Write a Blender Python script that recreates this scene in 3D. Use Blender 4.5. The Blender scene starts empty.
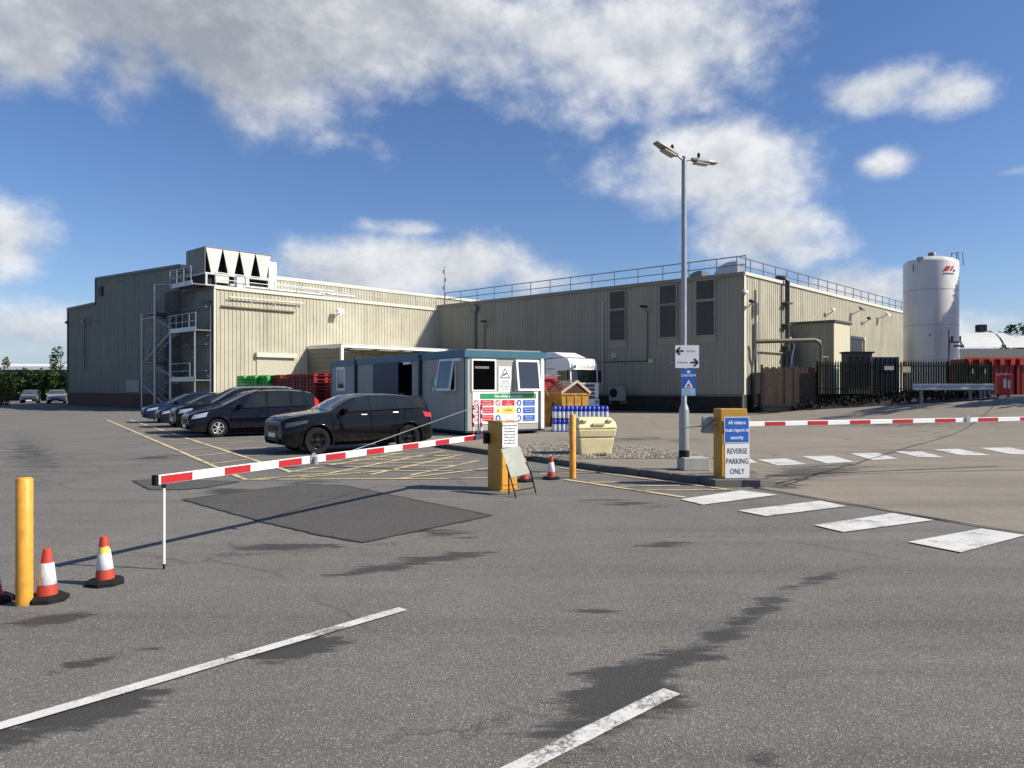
import bpy, bmesh, math, random
from mathutils import Vector, Matrix, Euler
random.seed(7)
R = math.radians
SC = bpy.context.scene
COL = SC.collection
F, HZ, EYE = 760.0, 388.0, 1.65          # focal length in pixels, horizon row, eye height

# ------------------------------------------------------------------ helpers
def G(px, py, z=0.0):
    """ground point (world) seen at a pixel of the photograph"""
    d = F*(EYE-z)/(py-HZ)
    return Vector(((px-512)/F*d, d, z))

class MB:
    def __init__(s): s.v=[]; s.f=[]; s.sm=[]
    def add(s, vs, fs, smooth=False):
        b=len(s.v); s.v += [tuple(p) for p in vs]
        for f in fs: s.f.append(tuple(b+i for i in f)); s.sm.append(smooth)
    def hexa(s, p):   # 8 points: bottom 4 ccw, top 4 ccw
        s.add(p, [(3,2,1,0),(4,5,6,7),(0,1,5,4),(1,2,6,5),(2,3,7,6),(3,0,4,7)])
    def box(s, c, d, rz=0.0):
        m = Matrix.Rotation(rz,3,'Z'); c=Vector(c); hx,hy,hz=d[0]/2,d[1]/2,d[2]/2
        s.hexa([c+m@Vector((a*hx,b*hy,k*hz)) for k in(-1,1) for a,b in((-1,-1),(1,-1),(1,1),(-1,1))])
    def beam(s, p, q, w, h=None):
        p=Vector(p); q=Vector(q); h=h or w; d=(q-p)
        if d.length<1e-6: return
        d.normalize(); up=Vector((0,0,1)) if abs(d.z)<.95 else Vector((0,1,0))
        a=d.cross(up).normalized(); b=a.cross(d).normalized()
        a*=w/2; b*=h/2
        s.hexa([p-a-b,p+a-b,q+a-b,q-a-b,p-a+b,p+a+b,q+a+b,q-a+b])
    def tube(s, path, r, n=8, caps=True):
        path=[Vector(p) for p in path]; rings=[]
        for i,p in enumerate(path):
            d=(path[min(i+1,len(path)-1)]-path[max(i-1,0)]).normalized()
            up=Vector((0,0,1)) if abs(d.z)<.95 else Vector((0,1,0))
            a=d.cross(up).normalized(); b=a.cross(d).normalized()
            rr=r[i] if isinstance(r,(list,tuple)) else r
            rings.append([p+a*rr*math.cos(2*math.pi*k/n)+b*rr*math.sin(2*math.pi*k/n) for k in range(n)])
        vs=[v for rg in rings for v in rg]; fs=[]
        for i in range(len(rings)-1):
            for k in range(n):
                fs.append((i*n+k,i*n+(k+1)%n,(i+1)*n+(k+1)%n,(i+1)*n+k))
        s.add(vs,fs,True)
        if caps:
            s.add(rings[0],[tuple(range(n))]); s.add(rings[-1],[tuple(reversed(range(n)))])
    def lathe(s, prof, c=(0,0,0), n=24, smooth=True, axis='z', ph=0.0):
        c=Vector(c); vs=[]
        for (r,z) in prof:
            for k in range(n):
                t=2*math.pi*k/n+ph; x,y=r*math.cos(t),r*math.sin(t)
                vs.append(c+(Vector((x,y,z)) if axis=='z' else Vector((x,z,y)) if axis=='y' else Vector((z,x,y))))
        fs=[]
        for i in range(len(prof)-1):
            for k in range(n): fs.append((i*n+k,i*n+(k+1)%n,(i+1)*n+(k+1)%n,(i+1)*n+k))
        s.add(vs,fs,smooth)
    def prism(s, pts, z0, z1):
        n=len(pts); lo=[(p[0],p[1],z0) for p in pts]; hi=[(p[0],p[1],z1) for p in pts]
        s.add(lo+hi,[tuple(reversed(range(n))),tuple(range(n,2*n))]+[(i,(i+1)%n,n+(i+1)%n,n+i) for i in range(n)])
    def poly(s, pts): s.add(pts,[tuple(range(len(pts)))])
    def plate(s, pts, th):   # flat polygon in space given thickness along its normal
        pts=[Vector(p) for p in pts]; nrm=(pts[1]-pts[0]).cross(pts[2]-pts[0]).normalized()*th; n=len(pts)
        s.add(pts+[p+nrm for p in pts],[tuple(reversed(range(n))),tuple(range(n,2*n))]+[(i,(i+1)%n,n+(i+1)%n,n+i) for i in range(n)])
    def islands(s):
        p=list(range(len(s.v)))
        def fd(i):
            while p[i]!=i: p[i]=p[p[i]]; i=p[i]
            return i
        for f in s.f:
            a=fd(f[0])
            for i in f[1:]: p[fd(i)]=a
        g={}
        for k,f in enumerate(s.f): g.setdefault(fd(f[0]),[]).append(k)
        out=[]
        for ks in g.values():
            m=MB(); ids={}
            for k in ks:
                nf=[]
                for i in s.f[k]:
                    if i not in ids: ids[i]=len(m.v); m.v.append(s.v[i])
                    nf.append(ids[i])
                m.f.append(tuple(nf)); m.sm.append(s.sm[k])
            out.append(m)
        return out
    def build(s, name, mat, parent=None, recalc=True, bevel=0.0, sharp=None, whole=False):
        if name in SPLIT and not whole:
            for m in s.islands(): o=m.build(name,mat,parent,recalc,bevel,sharp,True)
            return o
        me=bpy.data.meshes.new(name); me.from_pydata(s.v,[],s.f)
        me.polygons.foreach_set('use_smooth', s.sm); 
        if recalc:
            bm=bmesh.new(); bm.from_mesh(me); bmesh.ops.recalc_face_normals(bm,faces=bm.faces); bm.to_mesh(me); bm.free()
        me.update()
        if sharp: me.set_sharp_from_angle(angle=R(sharp))
        if mat: me.materials.append(mat)
        o=bpy.data.objects.new(name,me); COL.objects.link(o)
        attach(o,parent)
        if bevel:
            b=o.modifiers.new('bevel','BEVEL'); b.width=bevel; b.segments=2; b.limit_method='ANGLE'; b.angle_limit=R(40)
        return o

SPLIT={'post','downpipe','leg_bracket','window_bar','wheel_arch','door_handle','lid_recess','bulkhead_lamp','foot_block','sign_clamp','label_sticker','sticker','wall_bracket','vent_panel','support_leg','grille_bar','front_rail','weld_seam','roof_rail','sill_trim','door_seam','fitting','top_bracket','mirror_arm','gutter','louvre_slat'}
WORLD_BUILT = {}
def attach(o, parent):
    if parent is None: return
    o.parent=parent
    if parent.name in WORLD_BUILT: o.matrix_parent_inverse=Matrix.Translation(-WORLD_BUILT[parent.name])
def tag(o,label,cat,group=None,kind=None):
    if label: o['label']=label
    if cat: o['category']=cat
    if group: o['group']=group
    if kind: o['kind']=kind
    return o
def thing(name,label,cat,loc=(0,0,0),rz=0.0,group=None,world=False):
    o=bpy.data.objects.new(name,None); COL.objects.link(o); o.empty_display_size=.2
    o.location=loc; o.rotation_euler=(0,0,rz)
    if world: WORLD_BUILT[o.name]=Vector(loc)
    return tag(o,label,cat,group)
def struct(o): o['kind']='structure'; return o
def kids(o): return [c for c in bpy.data.objects if c.parent==o]
def copy_tree(o,parent=None,_k=None):
    if _k is None:
        _k={}
        for c in bpy.data.objects:
            if c.parent: _k.setdefault(c.parent.name,[]).append(c)
    c=o.copy(); COL.objects.link(c); c.parent=parent
    for ch in _k.get(o.name,[]): copy_tree(ch,c,_k)
    return c

class Frame:
    """a vertical plane: origin, direction u along it, n its outward normal"""
    def __init__(s,o,u,n):
        s.o=Vector((o[0],o[1],0)); s.u=Vector((u[0],u[1],0)).normalized(); s.n=Vector((n[0],n[1],0)).normalized()
    def P(s,t,z,off=0): return s.o+s.u*t+s.n*off+Vector((0,0,z))
    def pix(s,px,py,off=0):
        o=s.o+s.n*off; k=(px-512)/F
        t=(k*o.y-o.x)/(s.u.x-k*s.u.y); Y=o.y+s.u.y*t
        return t, EYE+(HZ-py)/F*Y
    def box(s,mb,t0,t1,z0,z1,o0,o1):
        mb.hexa([s.P(t0,z0,o0),s.P(t1,z0,o0),s.P(t1,z0,o1),s.P(t0,z0,o1),s.P(t0,z1,o0),s.P(t1,z1,o0),s.P(t1,z1,o1),s.P(t0,z1,o1)])
    def pbox(s,mb,px0,py0,px1,py1,o0,o1):
        t0,z0=s.pix(px0,(py0+py1)/2,o1)[0],0; t1=s.pix(px1,0,o1)[0]
        xm=(px0+px1)/2
        za=s.pix(xm,py1,o1)[1]; zb=s.pix(xm,py0,o1)[1]
        s.box(mb,min(t0,t1),max(t0,t1),za,zb,o0,o1)
        return min(t0,t1),max(t0,t1),za,zb
    def ribs(s,mb,t0,t1,z0,z1,off=0,pitch=.3,dep=.035,crest=.09):
        f0=z0 if callable(z0) else (lambda t:z0); f1=z1 if callable(z1) else (lambda t:z1)
        pts=[]; t=t0
        while t<t1-1e-4:
            pts+=[(t,0),(min(t+pitch-crest-.05,t1),0),(min(t+pitch-crest-.02,t1),dep),(min(t+pitch-.02,t1),dep)]
            t+=pitch
        pts.append((t1,0))
        q=[pts[0]]
        for p in pts[1:]:
            if p[0]>q[-1][0]+1e-5: q.append(p)
        vs=[]
        for (t,d) in q: vs+=[s.P(t,f0(t),off+d),s.P(t,f1(t),off+d)]
        mb.add(vs,[(2*i,2*i+2,2*i+3,2*i+1) for i in range(len(q)-1)])

# ------------------------------------------------------------------ materials
MATS={}
class NT:
    def __init__(s,nt): s.t=nt; s.n=nt.nodes; s.l=nt.links
    def node(s,ty,**k):
        n=s.n.new(ty)
        for a,b in k.items(): setattr(n,a,b)
        return n
    def link(s,a,b): s.l.new(a,b)
    def val(s,sock,v):
        if isinstance(v,bpy.types.NodeSocket): s.l.new(v,sock)
        else: sock.default_value=v
    def math(s,op,a,b=0.0,c=None,clamp=False):
        n=s.node('ShaderNodeMath',operation=op,use_clamp=clamp); s.val(n.inputs[0],a); s.val(n.inputs[1],b)
        if c is not None: s.val(n.inputs[2],c)
        return n.outputs[0]
    def noise(s,vec,scale,detail=3,rough=.5,dist=0.0):
        n=s.node('ShaderNodeTexNoise'); s.val(n.inputs['Scale'],scale); s.val(n.inputs['Detail'],detail)
        s.val(n.inputs['Roughness'],rough); s.val(n.inputs['Distortion'],dist)
        if vec is not None: s.link(vec,n.inputs['Vector'])
        return n.outputs['Fac']
    def rng(s,v,a,b,c=0.0,d=1.0,smooth=False):
        n=s.node('ShaderNodeMapRange',interpolation_type='SMOOTHSTEP' if smooth else 'LINEAR')
        s.val(n.inputs['Value'],v); s.val(n.inputs['From Min'],a); s.val(n.inputs['From Max'],b)
        s.val(n.inputs['To Min'],c); s.val(n.inputs['To Max'],d); return n.outputs['Result']
    def mix(s,f,a,b,mode='MIX'):
        n=s.node('ShaderNodeMix',data_type='RGBA',blend_type=mode); s.val(n.inputs['Factor'],f)
        for k,v in((6,a),(7,b)):
            if isinstance(v,bpy.types.NodeSocket): s.l.new(v,n.inputs[k])
            else: n.inputs[k].default_value=(*v,1) if len(v)==3 else v
        return n.outputs[2]
    def mapv(s,vec,loc=(0,0,0),rot=(0,0,0),sc=(1,1,1),ty='POINT'):
        n=s.node('ShaderNodeMapping',vector_type=ty); n.inputs['Location'].default_value=loc; n.inputs['Rotation'].default_value=rot
        n.inputs['Scale'].default_value=sc; s.link(vec,n.inputs['Vector']); return n.outputs[0]
def newmat(name):
    m=bpy.data.materials.new(name); m.use_nodes=True; t=NT(m.node_tree); b=t.n['Principled BSDF']; MATS[name]=m
    return m,t,b
def mat(name,col,rough=.6,metal=0.0,var=.12,scale=3.0,fine=0.0,bump=0.0,bscale=60,coat=0.0,spec=None,grime=None,gscale=1.2,streak=False,emit=None):
    """painted / plain surface with slight uneven wear"""
    if name in MATS: return MATS[name]
    m,t,b=newmat(name); tc=t.node('ShaderNodeNewGeometry').outputs['Position']
    c=(*col,1)
    n=t.noise(tc,scale,4,.6)
    f=t.rng(n,.3,.7,1-var,1+var)
    hs=t.node('ShaderNodeHueSaturation'); hs.inputs['Color'].default_value=c; t.link(f,hs.inputs['Value']); out=hs.outputs[0]
    if grime:
        v=t.mapv(tc,sc=(1,1,.12)) if streak else tc
        g=t.noise(v,gscale,5,.65); g=t.rng(g,.48,.72,0,grime[3] if len(grime)>3 else .6)
        out=t.mix(g,out,grime[:3])
    if fine:
        g=t.noise(tc,160,2,.5); out=t.mix(t.rng(g,.35,.65,0,fine),out,(col[0]*.45,col[1]*.45,col[2]*.45))
    t.link(out,b.inputs['Base Color'])
    b.inputs['Roughness'].default_value=rough; b.inputs['Metallic'].default_value=metal
    if rough>.15: t.link(t.rng(t.noise(tc,scale*4,3),.3,.7,max(0,rough-.08),min(1,rough+.08)),b.inputs['Roughness'])
    if coat: b.inputs['Coat Weight'].default_value=coat; b.inputs['Coat Roughness'].default_value=.04
    if spec is not None: b.inputs['Specular IOR Level'].default_value=spec
    if bump:
        bn=t.node('ShaderNodeBump'); bn.inputs['Strength'].default_value=bump; bn.inputs['Distance'].default_value=.01
        t.link(t.noise(tc,bscale,3),bn.inputs['Height']); t.link(bn.outputs[0],b.inputs['Normal'])
    return m

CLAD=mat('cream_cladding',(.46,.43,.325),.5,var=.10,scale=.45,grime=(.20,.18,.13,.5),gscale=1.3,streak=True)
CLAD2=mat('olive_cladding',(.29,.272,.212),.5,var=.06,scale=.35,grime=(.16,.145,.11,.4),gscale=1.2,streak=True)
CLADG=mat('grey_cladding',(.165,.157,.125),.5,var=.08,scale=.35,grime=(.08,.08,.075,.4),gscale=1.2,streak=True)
FLASH=mat('cream_flashing',(.62,.60,.50),.5,var=.06)
FLASHD=mat('dark_flashing',(.07,.07,.065),.5)
BRICK=mat('dark_brick',(.095,.042,.028),.85,var=.3,scale=4,fine=.3)
PLINTH=mat('dark_plinth',(.028,.024,.019),.9,var=.3,scale=2)
ROOFM=mat('roof_sheet',(.30,.29,.26),.6)
GALV=mat('galvanised_steel',(.42,.44,.45),.42,.75,var=.12,scale=6)
GALVD=mat('dull_steel',(.17,.175,.18),.5,.4,var=.15,scale=5)
WHITE=mat('white_paint',(.78,.78,.76),.4,var=.05,grime=(.4,.38,.34,.25),gscale=3)
WHITEC=mat('clean_white',(.82,.82,.82),.35,var=.02)
DARK=mat('black_plastic',(.011,.011,.012),.55,var=.2,spec=.2)
SEAM=mat('shut_line',(.002,.002,.002),.9,var=.01,spec=0.0)
SCREEN=mat('windscreen_glass',(.060,.068,.066),.04,var=.25,scale=1.5,spec=.9)  # base colour lightened to paint in the sky's reflection
LOUV=mat('louvre_grey',(.10,.095,.08),.6)
YEL=mat('barrier_yellow',(.72,.33,.035),.5,var=.10,scale=7,grime=(.24,.13,.04,.55),gscale=9)
YELB=mat('cabinet_yellow',(.50,.27,.03),.5,var=.14,scale=4,grime=(.20,.11,.03,.55),gscale=4)
RED=mat('band_red',(.43,.016,.022),.4,var=.10,scale=5,grime=(.2,.05,.04,.3),gscale=8)
CONE=mat('cone_orange',(.50,.05,.028),.5,var=.14,scale=14,grime=(.16,.04,.03,.5),gscale=14)
SLEEVE=mat('cone_sleeve',(.72,.72,.72),.4,var=.05,grime=(.35,.33,.31,.5),gscale=16)
RUBBER=mat('rubber',(.014,.014,.014),.85,var=.25,scale=12,bump=.3,spec=.2)
GLASS=mat('tinted_glass',(.007,.010,.011),.02,var=.5,scale=1.8,spec=.6)
CABG=mat('cabin_glass',(.03,.035,.04),.05,var=.02,spec=.9)
TEAL=mat('teal_fascia',(.035,.13,.19),.45,var=.06)
NAVY=mat('navy_trim',(.012,.02,.035),.5)
CABIN=mat('cabin_panel',(.38,.365,.32),.6,var=.05,scale=1.2,grime=(.22,.21,.19,.35),gscale=2,streak=True,bump=.1)
BLUE=mat('sign_blue',(.02,.12,.50),.4,var=.03)
GREEN=mat('sign_green',(.03,.30,.10),.4,var=.03)
SRED=mat('sign_red',(.60,.04,.06),.4,var=.03)
SYEL=mat('sign_yellow',(.80,.62,.08),.4,var=.03)
INK=mat('ink_black',(.015,.015,.015),.5,var=.02)
KERB=mat('kerb_stone',(.13,.125,.115),.85,var=.25,scale=3,fine=.3,bump=.4)
BLOCKC=mat('pale_concrete',(.42,.41,.38),.85,var=.12,scale=5,fine=.25,bump=.3)
WOOD=mat('brown_fence_wood',(.09,.06,.042),.85,var=.3,scale=5,grime=(.03,.022,.018,.6),gscale=3,streak=True)
TANK=mat('tank_white',(.66,.65,.61),.35,var=.05,scale=.6,grime=(.33,.31,.27,.5),gscale=1.6,streak=True)
FOREST=mat('fence_green_black',(.006,.009,.008),.6,var=.2,spec=.1)
REDC=mat('container_red',(.24,.018,.015),.45,var=.15,scale=1.5,grime=(.12,.015,.012,.5),gscale=1.5)
REDP=mat('pallet_red',(.30,.018,.02),.55,var=.2,scale=3)
GRNP=mat('pallet_green',(.09,.55,.09),.5,var=.15,scale=3)
GRIT=mat('grit_bin_cream',(.84,.72,.41),.5,var=.06,scale=3,grime=(.40,.34,.20,.4),gscale=4,bump=.2)
SKY_Y=mat('skip_yellow',(.50,.25,.03),.55,var=.15,scale=3,grime=(.16,.09,.04,.6),gscale=2.5)
SKR=mat('skip_red',(.33,.012,.02),.5,var=.15,scale=3,grime=(.1,.02,.02,.5),gscale=2.5)
TIMBER=mat('pale_timber',(.56,.46,.32),.75,var=.2,scale=5)
CHROME=mat('bright_metal',(.7,.7,.7),.2,.9,var=.03)
LAMPG=mat('lamp_housing',(.22,.22,.20),.5,var=.08)
BLUP=mat('blue_cap',(.015,.05,.42),.4,var=.08)
BOTT=mat('bottle_body',(.62,.66,.74),.3,var=.12,scale=8)
PLATEW=mat('plate_white',(.75,.75,.72),.4); PLATEY=mat('plate_yellow',(.72,.55,.08),.4)
CHW=mat('chiller_white',(.58,.58,.55),.5,var=.08,grime=(.3,.29,.27,.35),gscale=2.5)
HEADD=mat('dark_headlamp',(.06,.065,.07),.08,.2,var=.1,scale=20,coat=.8)
HEADL=mat('headlamp_glass',(.42,.45,.48),.12,.3,var=.1,scale=20,coat=.6)
TAILL=mat('tail_lamp_red',(.55,.02,.03),.12,var=.05,coat=.5)
BARK=mat('bark',(.07,.055,.04),.9,var=.3,scale=6,bump=.4)
def leafmat(name,c1,c2):
    m,t,b=newmat(name); p=t.node('ShaderNodeNewGeometry').outputs['Position']
    t.link(t.mix(t.rng(t.noise(p,1.1,3),.35,.65),c1,c2),b.inputs['Base Color']); b.inputs['Roughness'].default_value=.7
    b.inputs['Specular IOR Level'].default_value=.2
    return m
LEAF=leafmat('leaf_dark',(.022,.045,.014),(.05,.085,.02)); LEAFY=leafmat('leaf_autumn',(.10,.11,.025),(.16,.09,.03))
def paint(name,c,metal=0.0):
    m,t,b=newmat(name); b.inputs['Base Color'].default_value=(*c,1); b.inputs['Roughness'].default_value=.45; b.inputs['Metallic'].default_value=metal
    b.inputs['Specular IOR Level'].default_value=.03; b.inputs['Coat Weight'].default_value=.8; b.inputs['Coat Roughness'].default_value=.03; b.inputs['Coat IOR'].default_value=1.42
    p=t.node('ShaderNodeNewGeometry').outputs['Position']; b.inputs['Base Color'].default_value=(*c,1)
    sz=t.node('ShaderNodeSeparateXYZ'); t.link(p,sz.inputs[0]); d=t.math('MULTIPLY',t.rng(sz.outputs[2],.55,.15,0,.5),t.rng(t.noise(p,9,4),.35,.65)); t.link(t.mix(d,c,(.05,.045,.04)),b.inputs['Base Color'])
    return m
def textobj(s,size,matl,parent,origin,u,up,n,ext=.0015,align='CENTER',bold=0.0,name='lettering',sx=1.0):
    cu=bpy.data.curves.new(name,'FONT'); cu.body=s; cu.size=size; cu.align_x=align; cu.align_y='CENTER'; cu.extrude=ext; cu.offset=bold
    cu.resolution_u=3
    tmp=bpy.data.objects.new('tmp',cu); COL.objects.link(tmp)
    me=bpy.data.meshes.new_from_object(tmp); bpy.data.objects.remove(tmp); 
    u=Vector(u).normalized(); up=Vector(up).normalized(); n=Vector(n).normalized(); o=Vector(origin)
    for v in me.vertices: v.co=o+u*v.co.x*sx+up*v.co.y+n*(v.co.z+.001)
    me.materials.clear(); me.materials.append(matl); me.name=name
    ob=bpy.data.objects.new(name,me); COL.objects.link(ob); attach(ob,parent); return ob

# ------------------------------------------------------------------ camera, light, sky
cam=bpy.data.objects.new('camera',bpy.data.cameras.new('camera')); COL.objects.link(cam); SC.camera=cam
cam.location=(0,0,EYE); cam.rotation_euler=(R(90),0,0); cam.data.sensor_width=36; cam.data.lens=F/1024*36
cam.data.shift_y=(HZ-384)/1024; cam.data.clip_start=.05; cam.data.clip_end=6000
SUN_EL=R(38); sv=Vector((.98,-.19,0)).normalized()
SUN=Vector((sv.x*math.cos(SUN_EL),sv.y*math.cos(SUN_EL),math.sin(SUN_EL)))
sl=bpy.data.lights.new('sun','SUN'); sl.energy=5.0; sl.angle=R(.53); sl.color=(1,.93,.80)
so=bpy.data.objects.new('sun',sl); COL.objects.link(so); so.rotation_euler=(-SUN).to_track_quat('-Z','Y').to_euler(); so.location=(20,-10,30)
SC.view_settings.view_transform='Standard'; SC.view_settings.look='None'; SC.view_settings.exposure=0.38; SC.view_settings.gamma=1
SC.view_settings.use_curve_mapping=False
w=bpy.data.worlds.new('World'); SC.world=w; w.use_nodes=True
t=NT(w.node_tree); bg=t.n['Background']
sky=t.node('ShaderNodeTexSky',sky_type='NISHITA'); sky.sun_disc=False; sky.sun_elevation=SUN_EL
sky.sun_rotation=math.atan2(sv.x,sv.y); sky.altitude=100; sky.air_density=1.0; sky.dust_density=.45; sky.ozone_density=3.0
dirv=t.node('ShaderNodeTexCoord').outputs['Generated']
sp=t.node('ShaderNodeSeparateXYZ'); t.link(dirv,sp.inputs[0])
az=t.math('ARCTAN2',sp.outputs[0],sp.outputs[1]); el=t.math('ARCSINE',sp.outputs[2])
def AE(px,py):
    a=math.atan((px-512)/F); return a, math.atan((HZ-py)/F*math.cos(a))
BLOBS=[(30,55,120,75,1.25),(130,70,80,62,1.0),(640,70,130,55,.9),(480,60,110,60,.9), # px, py, rx, ry (pixels), strength
 (60,10,200,125,1.15),(230,20,200,105,1.15),(400,20,210,100,1.1),(560,40,160,90,1.1),(660,35,140,90,1.1),(110,95,70,50,.7),
 (-10,235,105,62,1.05),(30,330,100,42,.8),(865,92,78,24,.72),(950,92,50,22,.62),(720,165,125,70,1.05),(745,235,92,46,.8),(655,150,50,22,.45),
 (880,163,32,16,.6),(440,265,165,36,1.1),(330,270,80,30,.95),(540,280,80,32,.95),(410,229,60,10,.55),(860,292,90,26,.85),(1012,172,38,8,.6),
 (375,112,40,20,.35),(700,105,60,25,.6),(-100,120,140,60,.9),(1200,200,120,50,.8),(1000,330,140,26,.5),(790,300,60,20,.5)]
mx=None
for (px,py,rx,ry,st) in BLOBS:
    a,e=AE(px,py)
    dx=t.math('DIVIDE',t.math('SUBTRACT',az,a),rx/F*1.0*math.cos(a)**2+.0); dy=t.math('DIVIDE',t.math('SUBTRACT',el,e),ry/F*math.cos(a))
    r=t.math('SQRT',t.math('ADD',t.math('MULTIPLY',dx,dx),t.math('MULTIPLY',dy,dy)))
    v=t.math('MULTIPLY',t.math('SUBTRACT',1.0,r),st)
    mx=v if mx is None else t.math('SMOOTH_MAX',mx,v,.12)
# generic cloud cover outside the photographed part of the sky
back=t.rng(t.math('ABSOLUTE',az),.85,1.2,0,1); gen=t.math('SUBTRACT',t.math('MULTIPLY',t.noise(dirv,2.2,3),1.6),.95)
mx=t.math('MAXIMUM',mx,t.math('SUBTRACT',t.math('MULTIPLY',gen,back),t.math('MULTIPLY',t.math('SUBTRACT',1.0,back),2.0)))
cv=t.mapv(dirv,sc=(1,1,1.35))
n1=t.math('ADD',t.math('MULTIPLY',t.noise(cv,4.0,10,.60,.0),.74),t.math('MULTIPLY',t.noise(cv,12,8,.60,.0),.26))
cv2=t.mapv(dirv,loc=(.018*SUN.x,.0,.030),sc=(1,1,1.35)); n2=t.math('ADD',t.math('MULTIPLY',t.noise(cv2,4.0,10,.60,.0),.74),t.math('MULTIPLY',t.noise(cv2,12,8,.60,.0),.26))
dens=t.math('ADD',mx,t.math('MULTIPLY',t.math('SUBTRACT',n1,.5),3.3))
fac=t.rng(dens,.0,.80,0,1,True)
lit=t.rng(t.math('SUBTRACT',n1,n2),-.09,.09,0,1)
thick=t.rng(dens,.4,1.6,0,1)
a0,e0=AE(190,10)
gx=t.math('DIVIDE',t.math('SUBTRACT',az,a0),.42); gy=t.math('DIVIDE',t.math('SUBTRACT',el,e0),.18)
gr=t.math('SUBTRACT',1.1,t.math('SQRT',t.math('ADD',t.math('MULTIPLY',gx,gx),t.math('MULTIPLY',gy,gy))),clamp=True)
shade=t.math('MULTIPLY',t.math('ADD',t.math('MULTIPLY',gr,1.0),t.math('MULTIPLY',thick,.45)),t.math('SUBTRACT',1.0,t.math('MULTIPLY',lit,.55)),clamp=True)
bright=t.mix(lit,(5.6,6.1,7.0),(9.9,10.0,10.1))
cc=t.mix(shade,bright,(3.7,4.05,4.6))
hs=t.node('ShaderNodeHueSaturation'); t.link(sky.outputs[0],hs.inputs['Color']); hs.inputs['Saturation'].default_value=1.08; hs.inputs['Value'].default_value=1.12
lowel=t.rng(el,-.02,.06,.7,.97)
tint=t.mix(1.0,hs.outputs[0],(.93,.98,1.17),'MULTIPLY')
low_c=t.mix(t.rng(el,.0,.10,.75,0,True),tint,(4.6,5.9,7.6))
out=t.mix(t.math('MULTIPLY',fac,lowel),low_c,cc)
t.link(out,bg.inputs['Color']); bg.inputs['Strength'].default_value=.072
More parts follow.
